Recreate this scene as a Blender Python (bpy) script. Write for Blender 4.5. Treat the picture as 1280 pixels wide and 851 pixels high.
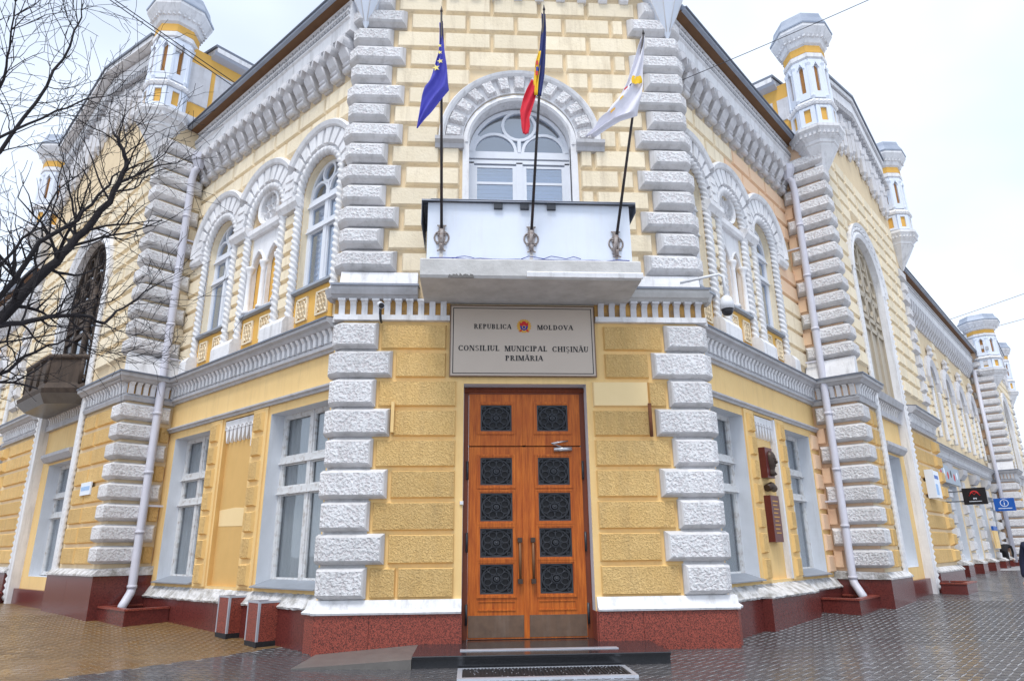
import bpy, bmesh, math, random
from mathutils import Vector, Matrix
random.seed(7)
S = bpy.context.scene
for o in list(bpy.data.objects): bpy.data.objects.remove(o, do_unlink=True)
COL = S.collection
PI = math.pi
RH = math.sqrt(.5)

# ------------------------------------------------------------------ camera
cd = bpy.data.cameras.new('camera'); cam = bpy.data.objects.new('camera', cd); COL.objects.link(cam)
_p, _y, _r = math.radians(17.332), math.radians(3.56), math.radians(-.605)
_rt = Vector((math.cos(_y), -math.sin(_y), 0))
_fw = Vector((math.sin(_y)*math.cos(_p), math.cos(_y)*math.cos(_p), math.sin(_p)))
_up = Vector((-math.sin(_y)*math.sin(_p), -math.cos(_y)*math.sin(_p), math.cos(_p)))
_ex = math.cos(_r)*_rt + math.sin(_r)*_up; _eu = -math.sin(_r)*_rt + math.cos(_r)*_up
cam.matrix_world = Matrix(((_ex.x, _eu.x, -_fw.x, -.873), (_ex.y, _eu.y, -_fw.y, -11.002), (_ex.z, _eu.z, -_fw.z, 1.2715), (0, 0, 0, 1)))
cd.sensor_width = 36; cd.lens = 36*845.24/1280; cd.clip_end = 2000; cd.clip_start = .05
S.camera = cam

# ------------------------------------------------------------------ sky: bright overcast with faint blue gaps
w = bpy.data.worlds.new('World'); S.world = w; w.use_nodes = True
nt = w.node_tree; nt.nodes.clear()
wo = nt.nodes.new('ShaderNodeOutputWorld'); bg = nt.nodes.new('ShaderNodeBackground'); bg2 = nt.nodes.new('ShaderNodeBackground')
sky = nt.nodes.new('ShaderNodeTexSky'); sky.sky_type = 'NISHITA'; sky.sun_disc = False
SUN_EL, SUN_AZ = 64, 196
sky.sun_elevation = math.radians(SUN_EL); sky.sun_rotation = math.radians(SUN_AZ)
bg.inputs['Strength'].default_value = .13
nt.links.new(sky.outputs[0], bg.inputs[0])
tc = nt.nodes.new('ShaderNodeTexCoord'); nz = nt.nodes.new('ShaderNodeTexNoise'); mp = nt.nodes.new('ShaderNodeMapping')
mp.inputs['Scale'].default_value = (1.1, 1.1, 1.9); mp.inputs['Location'].default_value = (3.1, .4, .2)
nz.inputs['Scale'].default_value = 1.5; nz.inputs['Detail'].default_value = 4
nt.links.new(tc.outputs['Generated'], mp.inputs[0]); nt.links.new(mp.outputs[0], nz.inputs[0])
cr = nt.nodes.new('ShaderNodeMapRange'); cr.inputs[1].default_value = .34; cr.inputs[2].default_value = .62; cr.inputs[3].default_value = .64; cr.inputs[4].default_value = 1.0
nt.links.new(nz.outputs[0], cr.inputs[0])
bg2.inputs['Color'].default_value = (.80, .88, 1.0, 1); bg2.inputs['Strength'].default_value = .86
mx = nt.nodes.new('ShaderNodeMixShader')
nt.links.new(cr.outputs[0], mx.inputs[0]); nt.links.new(bg.outputs[0], mx.inputs[1]); nt.links.new(bg2.outputs[0], mx.inputs[2])
nt.links.new(mx.outputs[0], wo.inputs[0])

# ------------------------------------------------------------------ sun veiled by cloud
sd = bpy.data.lights.new('sun', 'SUN'); sd.energy = 1.5; sd.angle = math.radians(18); sd.color = (1, .97, .93)
sun = bpy.data.objects.new('sun', sd); COL.objects.link(sun)
_sd = Vector((math.sin(math.radians(SUN_AZ))*math.cos(math.radians(SUN_EL)), math.cos(math.radians(SUN_AZ))*math.cos(math.radians(SUN_EL)), math.sin(math.radians(SUN_EL))))
sun.rotation_euler = _sd.to_track_quat('Z', 'Y').to_euler(); sun.location = _sd*60

vs = S.view_settings; vs.view_transform = 'Standard'; vs.look = 'None'; vs.gamma = 1; vs.use_curve_mapping = False; vs.exposure = .68

# ------------------------------------------------------------------ materials
M = {}
def _n(nt, t, **kw):
    n = nt.nodes.new('ShaderNode'+t)
    for k, v in kw.items(): setattr(n, k, v)
    return n
def mat(name, c, rough=.7, c2=None, vs=3., vamt=.35, bump=0., bs=30., bd=4., dist=.01, metal=0., streak=None, sscale=1.6, samt=.5, spec=.4, vor=0., vorc=0, coat=0, stretch=(1, 1, 1), lo=.35, hi=.7, rvar=0., ov=0.):
    m = bpy.data.materials.new(name); m.use_nodes = True; nt = m.node_tree; L = nt.links
    p = nt.nodes['Principled BSDF']; p.inputs['Roughness'].default_value = rough; p.inputs['Metallic'].default_value = metal
    p.inputs['Specular IOR Level'].default_value = spec
    if coat: p.inputs['Coat Weight'].default_value = coat; p.inputs['Coat Roughness'].default_value = .12
    g = _n(nt, 'NewGeometry'); mp = _n(nt, 'Mapping'); mp.inputs['Scale'].default_value = stretch
    L.new(g.outputs['Position'], mp.inputs[0])
    out = None
    rgb = _n(nt, 'RGB'); rgb.outputs[0].default_value = (*c, 1); out = rgb.outputs[0]
    if c2:
        n = _n(nt, 'TexNoise'); n.inputs['Scale'].default_value = vs; n.inputs['Detail'].default_value = 6; n.inputs['Roughness'].default_value = .65
        L.new(mp.outputs[0], n.inputs[0])
        r = _n(nt, 'MapRange'); r.inputs[1].default_value = lo; r.inputs[2].default_value = hi; r.inputs[4].default_value = vamt
        L.new(n.outputs[0], r.inputs[0])
        mi = _n(nt, 'Mix', data_type='RGBA'); L.new(r.outputs[0], mi.inputs[0]); L.new(out, mi.inputs[6]); mi.inputs[7].default_value = (*c2, 1); out = mi.outputs[2]
        if rvar:
            rr = _n(nt, 'MapRange'); rr.inputs[1].default_value = lo; rr.inputs[2].default_value = hi; rr.inputs[3].default_value = rough-rvar; rr.inputs[4].default_value = rough+rvar
            L.new(n.outputs[0], rr.inputs[0]); L.new(rr.outputs[0], p.inputs['Roughness'])
    if streak:
        mp2 = _n(nt, 'Mapping'); mp2.inputs['Scale'].default_value = (sscale*4, sscale*4, sscale*.45); L.new(g.outputs['Position'], mp2.inputs[0])
        n = _n(nt, 'TexNoise'); n.inputs['Scale'].default_value = 1.; n.inputs['Detail'].default_value = 8; n.inputs['Roughness'].default_value = .7; L.new(mp2.outputs[0], n.inputs[0])
        r = _n(nt, 'MapRange'); r.inputs[1].default_value = .5; r.inputs[2].default_value = .78; r.inputs[4].default_value = samt; L.new(n.outputs[0], r.inputs[0])
        mi = _n(nt, 'Mix', data_type='RGBA'); L.new(r.outputs[0], mi.inputs[0]); L.new(out, mi.inputs[6]); mi.inputs[7].default_value = (*streak, 1); out = mi.outputs[2]
    if ov:   # every stone has its own shade
        oi = _n(nt, 'ObjectInfo'); r = _n(nt, 'MapRange'); r.inputs[3].default_value = 1-ov; r.inputs[4].default_value = 1+ov*.35; L.new(oi.outputs['Random'], r.inputs[0])
        hv = _n(nt, 'HueSaturation'); L.new(r.outputs[0], hv.inputs['Value']); L.new(out, hv.inputs['Color']); out = hv.outputs[0]
    if bump or vor:
        n = _n(nt, 'TexNoise'); n.inputs['Scale'].default_value = bs; n.inputs['Detail'].default_value = bd; n.inputs['Roughness'].default_value = .6; L.new(mp.outputs[0], n.inputs[0]); h = n.outputs[0]
        if vor:
            v = _n(nt, 'TexVoronoi'); v.inputs['Scale'].default_value = vor; v.feature = 'SMOOTH_F1'; v.inputs['Smoothness'].default_value = .6
            wv = _n(nt, 'Mix', data_type='RGBA'); wv.inputs[0].default_value = .08; L.new(mp.outputs[0], wv.inputs[6]); L.new(n.outputs['Color'], wv.inputs[7]); L.new(wv.outputs[2], v.inputs[0])
            ad = _n(nt, 'Math', operation='ADD'); L.new(h, ad.inputs[0]); L.new(v.outputs[0], ad.inputs[1]); h = ad.outputs[0]
            if vorc:   # darker in the pits of the roughcast
                r = _n(nt, 'MapRange'); r.inputs[1].default_value = .78; r.inputs[2].default_value = 1.05; r.inputs[3].default_value = vorc; r.inputs[4].default_value = 0
                r2 = _n(nt, 'MapRange'); r2.inputs[1].default_value = .55; r2.inputs[2].default_value = .8; r2.inputs[4].default_value = vorc
                L.new(h, r2.inputs[0]); L.new(h, r.inputs[0])
                mi = _n(nt, 'Mix', data_type='RGBA'); L.new(r.outputs[0], mi.inputs[0]); L.new(out, mi.inputs[6]); mi.inputs[7].default_value = (c[0]*.62, c[1]*.50, c[2]*(.36 if c[2] < .4 else .5), 1); out = mi.outputs[2]
        b = _n(nt, 'Bump'); b.inputs['Strength'].default_value = min(1, bump); b.inputs['Distance'].default_value = dist; L.new(h, b.inputs['Height']); L.new(b.outputs[0], p.inputs['Normal'])
    L.new(out, p.inputs['Base Color'])
    M[name] = m; return m
mat('white', (.82, .82, .84), .75, c2=(.62, .615, .625), vs=2.2, vamt=.55, bump=.35, bs=18, dist=.02, streak=(.36, .35, .345), samt=.75)
mat('white_rough', (.87, .87, .885), .85, c2=(.70, .70, .71), vs=3, vamt=.5, bump=1, bs=24, dist=.03, vor=24, vorc=.34, streak=(.42, .41, .40), samt=.5, ov=.10)
mat('white_bevel', (.70, .69, .70), .8, c2=(.48, .47, .465), vs=2.4, vamt=.65, bump=.25, bs=26, dist=.012, streak=(.30, .29, .285), samt=.7, ov=.12)  # greyer than the stone faces: bevel shading and dirt both put into the colour
mat('white_plain', (.74, .79, .88), .6, c2=(.66, .71, .80), vs=1.5, vamt=.5, bump=.08, bs=30, dist=.01, streak=(.58, .54, .48), samt=.25)
mat('white_worn', (.66, .655, .66), .9, c2=(.28, .265, .24), vs=5, vamt=.85, lo=.42, hi=.62, bump=.8, bs=16, dist=.04)
mat('grey_trim', (.52, .52, .545), .75, c2=(.36, .355, .36), vs=3, vamt=.6, bump=.3, bs=25, dist=.01, streak=(.27, .26, .26), samt=.5)
mat('slab', (.60, .59, .58), .85, c2=(.40, .39, .375), vs=2.6, vamt=.7, bump=.5, bs=14, dist=.02, streak=(.33, .31, .29), samt=.3)
mat('yellow', (.85, .60, .27), .8, c2=(.77, .52, .22), vs=1.3, vamt=.7, bump=.2, bs=30, dist=.012, streak=(.56, .38, .19), samt=.5)
mat('yellow_rough', (.89, .61, .26), .9, c2=(.79, .50, .18), vs=1.6, vamt=.7, bump=1, bs=34, dist=.022, vor=40, vorc=.36, streak=(.34, .23, .13), samt=.38, sscale=1.3, ov=.14)
mat('yellow_bevel', (.80, .54, .215), .85, c2=(.62, .41, .17), vs=3, vamt=.6, bump=.3, bs=30, dist=.01)
mat('yellow_patch', (.86, .66, .36), .8, c2=(.8, .6, .3), vs=3, vamt=.4, bump=.1, bs=30)
mat('cream', (.88, .77, .58), .85, c2=(.80, .68, .48), vs=2.5, vamt=.6, bump=.5, bs=22, dist=.02, streak=(.46, .37, .26), samt=.65, ov=.10)
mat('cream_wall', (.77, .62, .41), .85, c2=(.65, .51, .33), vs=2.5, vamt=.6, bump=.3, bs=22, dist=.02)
mat('ochre', (.76, .44, .10), .8, c2=(.68, .38, .09), vs=2.5, vamt=.6, bump=.2, bs=30, streak=(.5, .3, .1), samt=.3)
mat('stained_ochre', (.52, .29, .08), .85, c2=(.16, .11, .07), vs=4, vamt=.8, lo=.42, hi=.64)
mat('brown_ochre', (.36, .17, .05), .85, c2=(.25, .12, .05), vs=5, vamt=.6)
mat('salmon', (.82, .56, .38), .85, c2=(.80, .62, .42), vs=2.5, vamt=.6, bump=.4, bs=22, dist=.02)
mat('reveal', (.70, .73, .78), .75, c2=(.60, .63, .67), vs=1.6, vamt=.7, bump=.1, bs=20, streak=(.42, .42, .43), samt=.4)
mat('old_paint', (.66, .67, .68), .7, c2=(.33, .28, .24), vs=9, vamt=.7, lo=.5, hi=.68, bump=.4, bs=30, dist=.006)
mat('white_frame', (.74, .77, .83), .55, c2=(.62, .64, .68), vs=4, vamt=.4)
mat('metal_grey', (.32, .35, .40), .5, c2=(.25, .27, .3), vs=4, vamt=.5, metal=.3)
mat('lead', (.20, .22, .27), .5, c2=(.12, .13, .15), vs=4, vamt=.5, metal=.5)
mat('zinc', (.50, .52, .58), .42, c2=(.40, .42, .46), vs=3, vamt=.5, metal=.35)
mat('pipe', (.62, .62, .70), .45, c2=(.52, .52, .58), vs=4, vamt=.5, streak=(.42, .40, .42), samt=.4)
mat('soffit', (.22, .115, .055), .75, c2=(.14, .075, .04), vs=3, vamt=.6, stretch=(1, 1, 6))
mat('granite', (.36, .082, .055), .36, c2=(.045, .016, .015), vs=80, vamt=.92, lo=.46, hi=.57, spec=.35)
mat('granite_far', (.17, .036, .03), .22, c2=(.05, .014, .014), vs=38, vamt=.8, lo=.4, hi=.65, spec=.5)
mat('black_granite', (.018, .019, .022), .16, c2=(.045, .045, .05), vs=70, vamt=.5, spec=.5)
mat('ramp_stone', (.16, .15, .14), .35, c2=(.10, .09, .085), vs=5, vamt=.6, bump=.2, bs=30)
mat('iron', (.06, .064, .074), .42, c2=(.035, .036, .04), vs=20, vamt=.5, metal=.4)
mat('pole_paint', (.02, .016, .018), .5, c2=(.10, .035, .02), vs=7, vamt=.5, lo=.5, hi=.7)
mat('rust', (.20, .07, .03), .8, c2=(.08, .035, .02), vs=14, vamt=.7)
mat('rust_iron', (.44, .40, .38), .7, c2=(.13, .07, .05), vs=22, vamt=.8)
mat('steel', (.62, .62, .64), .3, metal=.9, c2=(.5, .5, .52), vs=8, vamt=.5)
mat('aluminium', (.75, .78, .86), .3, metal=.6, c2=(.6, .62, .7), vs=10, vamt=.4)
mat('rubber', (.012, .012, .014), .6, c2=(.03, .03, .035), vs=30, vamt=.5)
mat('brass', (.20, .09, .04), .5, metal=.4, c2=(.2, .1, .05), vs=12, vamt=.5)
mat('kick', (.20, .125, .085), .38, metal=.6, c2=(.12, .08, .06), vs=7, vamt=.7, streak=(.3, .24, .2), samt=.4, bump=.1, bs=12)
mat('fan_back', (.30, .34, .39), .9)
mat('panel_tan', (.68, .43, .155), .8, c2=(.61, .38, .13), vs=2.5, vamt=.6, bump=.2, bs=30, streak=(.5, .33, .14), samt=.3)
mat('white_dirt_shade', (.66, .655, .68), .8, c2=(.48, .47, .48), vs=3, vamt=.65, bump=.35, bs=20, dist=.02, streak=(.33, .32, .31), samt=.6)  # duller white: under-eave shading put into the colour, along with grime
mat('curtain', (.74, .74, .73), .9, c2=(.60, .61, .61), vs=2, vamt=.4)
mat('blind', (.60, .67, .76), .8)
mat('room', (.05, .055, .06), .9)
mat('sign_plate', (.52, .44, .37), .42, metal=.15, c2=(.47, .40, .335), vs=1.5, vamt=.5, spec=.4)
mat('ink', (.012, .012, .016), .5)
mat('gold', (.62, .33, .05), .45, metal=.2)
mat('red', (.55, .02, .02), .6)
mat('blue', (.01, .03, .30), .6)
mat('eu_blue', (.075, .075, .46), .75, c2=(.045, .045, .34), vs=3, vamt=.5)
mat('eu_navy', (.012, .012, .09), .75)
mat('star_yellow', (.85, .72, .22), .7)
mat('flag_blue', (.015, .025, .13), .75); mat('flag_yellow', (.80, .50, .02), .75); mat('flag_red', (.66, .02, .045), .75, c2=(.5, .015, .03), vs=5, vamt=.4)
mat('flag_white', (.72, .71, .78), .75, c2=(.64, .63, .70), vs=4, vamt=.5)
mat('plaque_red', (.12, .020, .019), .35, c2=(.075, .012, .012), vs=20, vamt=.6, spec=.5)
mat('stain', (.66, .60, .52), .7, c2=(.70, .70, .72), vs=12, vamt=.8)
mat('bronze', (.06, .040, .032), .45, metal=.4, c2=(.09, .06, .045), vs=25, vamt=.5)
mat('wood_old', (.085, .06, .045), .8, c2=(.03, .022, .018), vs=9, vamt=.7, stretch=(1, 1, .2), bump=.3, bs=20)
mat('bark', (.022, .019, .022), .9, c2=(.012, .010, .012), vs=12, vamt=.6, bump=.6, bs=30, dist=.01)
mat('cable', (.02, .02, .03), .6)
mat('plastic_white', (.72, .73, .76), .35); mat('plastic_dark', (.03, .03, .035), .3)
mat('sign_blue', (.01, .10, .42), .45); mat('sign_black', (.012, .01, .012), .4); mat('sign_white', (.75, .80, .88), .4); mat('sign_lblue', (.25, .45, .75), .45); mat('fascia_grey', (.33, .39, .46), .5)
mat('cloth_navy', (.010, .013, .035), .85, c2=(.02, .022, .05), vs=8, vamt=.5); mat('cloth_black', (.012, .012, .014), .85); mat('skin', (.55, .34, .26), .6); mat('hair', (.03, .02, .015), .7)
mat('far_wall', (.33, .40, .50), .8, c2=(.28, .34, .43), vs=.3, vamt=.5); mat('far_glass', (.12, .16, .22), .2)
mat('beige_glazing', (.46, .40, .31), .55, c2=(.38, .33, .26), vs=2, vamt=.5)
mat('glint_grout', (.40, .40, .42), .6, c2=(.16, .155, .16), vs=1.4, vamt=.95)  # pale joints: sky glints on the brick edges put into the grout colour
mat('paver', (.088, .083, .086), .21, c2=(.055, .050, .052), vs=.8, vamt=.85, bump=.2, bs=60, dist=.002, rvar=.15, spec=.5)
mat('paver_alt', (.100, .093, .094), .23, c2=(.062, .056, .058), vs=.9, vamt=.85, bump=.2, bs=60, dist=.002, rvar=.16, spec=.5)
mat('paver_brown', (.235, .138, .050), .30, c2=(.12, .078, .045), vs=.9, vamt=.8, bump=.25, bs=60, dist=.003, rvar=.15, spec=.5)
mat('paver_brown_alt', (.205, .120, .046), .33, c2=(.10, .066, .04), vs=1.1, vamt=.8, bump=.25, bs=60, dist=.003, rvar=.15, spec=.5)
mat('brown_grout', (.21, .13, .06), .6, c2=(.14, .10, .06), vs=5, vamt=.6)
mat('roof_metal', (.30, .34, .42), .4, metal=.4, c2=(.5, .54, .6), vs=2, vamt=.5)

def wood_mat():
    m = bpy.data.materials.new('door_wood'); m.use_nodes = True; nt = m.node_tree; L = nt.links; p = nt.nodes['Principled BSDF']
    g = _n(nt, 'NewGeometry'); mp = _n(nt, 'Mapping'); mp.inputs['Scale'].default_value = (16, 16, 1.1); L.new(g.outputs['Position'], mp.inputs[0])
    n = _n(nt, 'TexNoise'); n.inputs['Scale'].default_value = 1.6; n.inputs['Detail'].default_value = 8; n.inputs['Roughness'].default_value = .7; L.new(mp.outputs[0], n.inputs[0])
    n2 = _n(nt, 'TexNoise'); n2.inputs['Scale'].default_value = 1.7; L.new(g.outputs['Position'], n2.inputs[0])
    r = _n(nt, 'ValToRGB'); r.color_ramp.elements[0].position = .32; r.color_ramp.elements[0].color = (.30, .055, .008, 1); r.color_ramp.elements[1].position = .68; r.color_ramp.elements[1].color = (.66, .18, .022, 1)
    L.new(n.outputs[0], r.inputs[0])
    mi = _n(nt, 'Mix', data_type='RGBA'); rr = _n(nt, 'MapRange'); rr.inputs[1].default_value = .4; rr.inputs[2].default_value = .7; rr.inputs[4].default_value = .45; L.new(n2.outputs[0], rr.inputs[0]); L.new(rr.outputs[0], mi.inputs[0]); L.new(r.outputs[0], mi.inputs[6]); mi.inputs[7].default_value = (.42, .080, .010, 1)
    L.new(mi.outputs[2], p.inputs['Base Color']); p.inputs['Roughness'].default_value = .42; p.inputs['Coat Weight'].default_value = .08; p.inputs['Coat Roughness'].default_value = .3; p.inputs['Specular IOR Level'].default_value = .25
    b = _n(nt, 'Bump'); b.inputs['Strength'].default_value = .15; b.inputs['Distance'].default_value = .004; L.new(n.outputs[0], b.inputs['Height']); L.new(b.outputs[0], p.inputs['Normal'])
    M['door_wood'] = m
wood_mat()
mat('wood_dark', (.20, .045, .015), .45, c2=(.11, .025, .012), vs=2, vamt=.7, stretch=(14, 14, 1))
def glass_mat(name, base, tint, rough=.03):
    m = bpy.data.materials.new(name); m.use_nodes = True; nt = m.node_tree; L = nt.links; nt.nodes.remove(nt.nodes['Principled BSDF'])
    out = nt.nodes['Material Output']; t = _n(nt, 'BsdfTransparent'); t.inputs[0].default_value = (*tint, 1); g = _n(nt, 'BsdfGlossy'); g.inputs['Roughness'].default_value = rough; g.inputs[0].default_value = (.9, .94, 1, 1)
    f = _n(nt, 'LayerWeight'); f.inputs[0].default_value = .5; pw = _n(nt, 'Math', operation='POWER'); pw.inputs[1].default_value = 4.; L.new(f.outputs['Facing'], pw.inputs[0]); a = _n(nt, 'Math', operation='ADD'); a.inputs[1].default_value = base; a.use_clamp = True; L.new(pw.outputs[0], a.inputs[0])
    ge = _n(nt, 'NewGeometry'); nz = _n(nt, 'TexNoise'); nz.inputs['Scale'].default_value = 1.3; L.new(ge.outputs['Position'], nz.inputs[0]); b = _n(nt, 'Bump'); b.inputs['Strength'].default_value = .25; b.inputs['Distance'].default_value = .02; L.new(nz.outputs[0], b.inputs['Height']); L.new(b.outputs[0], g.inputs['Normal'])
    mx = _n(nt, 'MixShader'); L.new(a.outputs[0], mx.inputs[0]); L.new(t.outputs[0], mx.inputs[1]); L.new(g.outputs[0], mx.inputs[2]); L.new(mx.outputs[0], out.inputs[0]); M[name] = m
glass_mat('glass', .09, (.78, .80, .81)); glass_mat('glass_upper', .28, (.66, .74, .84))

# ------------------------------------------------------------------ frames of reference along the walls
class Fr:
    """u along the wall, d outward from it, z up; sx mirrors the left wing."""
    def __init__(s, O, ang, sx): s.O = Vector(O); s.sx = sx; s.M = Matrix.Translation(s.O) @ Matrix.Rotation(ang, 4, 'Z')
    def L(s, u, d, z): return Vector((s.sx*u, -d, z))
    def W(s, u, d, z): return s.M @ s.L(u, d, z)
CH = Fr((0, 0, 0), 0, 1)
_nR = Vector((RH, -RH, 0)); _nL = Vector((-RH, -RH, 0)); _uR = Vector((RH, RH, 0)); _uL = Vector((-RH, RH, 0))
W0 = 3.15; OFL, OFR = -.15, -.319
WL = Fr(Vector((-W0, 0, 0))+OFL*_nL, -PI/4, -1); WR = Fr(Vector((W0, 0, 0))+OFR*_nR, PI/4, 1)
EL, ER = 6.65, 6.3            # where the projecting bays begin
RL = Fr(WL.O+EL*_uL, PI/4, -1); RR = Fr(WR.O+ER*_uR, -PI/4, 1)     # their return faces: u = distance out
def gz(x, y):
    """pavement height"""
    return -.14 + (.02*y if y < 0 else .046*min(y, 5) + .012*max(0, y-5))

class MB:
    def __init__(s, fr=CH): s.v = []; s.f = []; s.fr = fr; s.smooth = []; s.mi = []
    def pt(s, u, d, z): s.v.append(s.fr.L(u, d, z)); return len(s.v)-1
    def face(s, idx, sm=False, mi=0): s.f.append(tuple(idx)); s.smooth.append(sm); s.mi.append(mi)
    def box(s, u0, u1, d0, d1, z0, z1):
        i = [s.pt(u, d, z) for z in (z0, z1) for d in (d0, d1) for u in (u0, u1)]
        for q in ((0, 1, 3, 2), (4, 6, 7, 5), (0, 4, 5, 1), (2, 3, 7, 6), (0, 2, 6, 4), (1, 5, 7, 3)): s.face([i[k] for k in q])
        return s
    def bev(s, u0, u1, d0, D, z0, z1, b, st=.3):
        """stone block: short upright side, then a bevel to its face"""
        R = [(0, d0), (0, d0+D*st), (b, d0+D)]; r = []
        for (e, d) in R: r.append([s.pt(u, d, z) for (u, z) in ((u0+e, z0+e), (u1-e, z0+e), (u1-e, z1-e), (u0+e, z1-e))])
        for a, c in zip(r, r[1:]):
            for k in range(4): s.face((a[k], a[(k+1) % 4], c[(k+1) % 4], c[k]))
        s.face(r[-1], mi=1); s.face(r[0][::-1]); return s
    def prism(s, prof, u0, u1):
        """profile of (d, z) swept along u"""
        a = [s.pt(u0, d, z) for d, z in prof]; b = [s.pt(u1, d, z) for d, z in prof]; n = len(prof)
        for k in range(n): s.face((a[k], a[(k+1) % n], b[(k+1) % n], b[k]))
        s.face(a[::-1]); s.face(b); return s
    def poly(s, pts, d0, d1):
        """outline of (u, z) given depth d0..d1"""
        a = [s.pt(u, d0, z) for u, z in pts]; b = [s.pt(u, d1, z) for u, z in pts]; n = len(pts)
        for k in range(n): s.face((a[k], a[(k+1) % n], b[(k+1) % n], b[k]))
        s.face(a[::-1]); s.face(b); return s
    def arc(s, cu, cz, prof, a0, a1, n, sm=False, closed=True):
        """profile of (r, d) swept round (cu, cz) from angle a0 to a1"""
        rings = []
        for k in range(n+1):
            a = a0+(a1-a0)*k/n; rings.append([s.pt(cu+r*math.cos(a), d, cz+r*math.sin(a)) for r, d in prof])
        m = len(prof)
        for p, q in zip(rings, rings[1:]):
            for k in range(m): s.face((p[k], p[(k+1) % m], q[(k+1) % m], q[k]), sm)
        full = abs(abs(a1-a0)-2*PI) < 1e-4
        if not full: s.face(rings[0][::-1]); s.face(rings[-1])
        return s
    def tube(s, pts, r, n=8, rr=None, caps=True, sm=True, twist=None):
        """round bar through points (u, d, z); twist=(lobes, turns per metre, depth) makes it a rope"""
        P = [s.fr.L(*p) for p in pts]; rings = []; L0 = 0; ref = None
        for k, p in enumerate(P):
            t = (P[min(k+1, len(P)-1)]-P[max(k-1, 0)]).normalized()
            if k: L0 += (P[k]-P[k-1]).length
            if ref is None: ref = Vector((0, 1, 0)) if abs(t.y) < .8 else Vector((1, 0, 0))
            a = (ref-t*ref.dot(t)).normalized(); ref = a; b = t.cross(a); rad = rr[k] if rr else r; ring = []
            for j in range(n):
                th = 2*PI*j/n; q = rad
                if twist: q = rad*(1+twist[2]*math.cos(twist[0]*(th)+twist[1]*2*PI*L0))
                s.v.append(p+a*math.cos(th)*q+b*math.sin(th)*q); ring.append(len(s.v)-1)
            rings.append(ring)
        for p, q in zip(rings, rings[1:]):
            for k in range(n): s.face((p[k], p[(k+1) % n], q[(k+1) % n], q[k]), sm)
        if caps: s.face(rings[0][::-1]); s.face(rings[-1])
        return s
    def lathe(s, cu, cd, prof, n=8, ph=None, sm=False):
        """rings of (r, z) about the upright axis at (cu, cd)"""
        ph = PI/n if ph is None else ph; rings = []
        for r, z in prof: rings.append([s.pt(cu+r*math.cos(ph+2*PI*j/n), cd+r*math.sin(ph+2*PI*j/n), z) for j in range(n)])
        for p, q in zip(rings, rings[1:]):
            for k in range(n): s.face((p[k], p[(k+1) % n], q[(k+1) % n], q[k]), sm)
        s.face(rings[0][::-1]); s.face(rings[-1]); return s
    def mesh(s, name, m):
        me = bpy.data.meshes.new(name); me.from_pydata([tuple(v) for v in s.v], [], s.f)
        bm = bmesh.new(); bm.from_mesh(me); bmesh.ops.recalc_face_normals(bm, faces=bm.faces); bm.to_mesh(me); bm.free()
        me.polygons.foreach_set('use_smooth', s.smooth); ms = (m,) if isinstance(m, str) else m
        for q in ms: me.materials.append(M[q])
        if len(ms) > 1: me.polygons.foreach_set('material_index', s.mi)
        me.update(); return me

WM = {}      # world matrix of each object as placed
def place(o, parent, Mw):
    if parent is not None:
        o.parent = parent; o.matrix_basis = WM[parent.name].inverted() @ Mw
    else: o.matrix_basis = Mw
    WM[o.name] = Mw.copy(); return o
def obj(name, mb, m, parent=None, label=None, cat=None, group=None, kind=None):
    o = bpy.data.objects.new(name, mb.mesh(name, m)); COL.objects.link(o); place(o, parent, mb.fr.M)
    return tag(o, label, cat, group, kind)
def tag(o, label=None, cat=None, group=None, kind=None):
    if label: o['label'] = label
    if cat: o['category'] = cat
    if group: o['group'] = group
    if kind: o['kind'] = kind
    return o
def inst(name, me, parent, Mw):
    o = bpy.data.objects.new(name, me); COL.objects.link(o); return place(o, parent, Mw)
def thing(name, loc, label, cat, group=None, rz=0):
    o = bpy.data.objects.new(name, None); COL.objects.link(o); o.empty_display_size = .2
    place(o, None, Matrix.Translation(Vector(loc)) @ Matrix.Rotation(rz, 4, 'Z')); return tag(o, label, cat, group)
_cache = {}
def stone(name, fr, u0, u1, z0, z1, D, b, m, parent, d0=0., st=.3):
    """one bevelled stone; stones of one size share a mesh"""
    key = (round(u1-u0, 2), round(z1-z0, 2), round(D, 3), b, m, st)
    if key not in _cache:
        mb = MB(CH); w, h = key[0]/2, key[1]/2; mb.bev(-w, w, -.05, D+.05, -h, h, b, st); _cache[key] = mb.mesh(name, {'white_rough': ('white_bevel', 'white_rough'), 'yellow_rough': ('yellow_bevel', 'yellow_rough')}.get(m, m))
    return inst(name, _cache[key], parent, fr.M @ Matrix.Translation(fr.L((u0+u1)/2, d0, (z0+z1)/2)))
def wall(mb, outer, holes, d, depth):
    """sheet with openings (u, z outlines) and reveals going back by depth"""
    bm = bmesh.new(); edges = []
    for lp in [outer]+[h for h in holes]:
        vs_ = [bm.verts.new((u, z, 0)) for u, z in lp]
        for k in range(len(vs_)): edges.append(bm.edges.new((vs_[k], vs_[(k+1) % len(vs_)])))
    bmesh.ops.triangle_fill(bm, use_beauty=True, use_dissolve=False, edges=edges, normal=(0, 0, 1))
    bm.verts.index_update(); base = len(mb.v)
    for v in bm.verts: mb.pt(v.co.x, d, v.co.y)
    for f in bm.faces: mb.face([base+v.index for v in f.verts])
    bm.free()
    for h in holes: reveal(mb, h, d, depth)
    return mb
def reveal(mb, h, d, depth):
    a = [mb.pt(u, d, z) for u, z in h]; b = [mb.pt(u, d-depth, z) for u, z in h]; n = len(h)
    for k in range(n): mb.face((a[k], a[(k+1) % n], b[(k+1) % n], b[k]))
def rect(u0, u1, z0, z1): return [(u0, z0), (u1, z0), (u1, z1), (u0, z1)]
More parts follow.
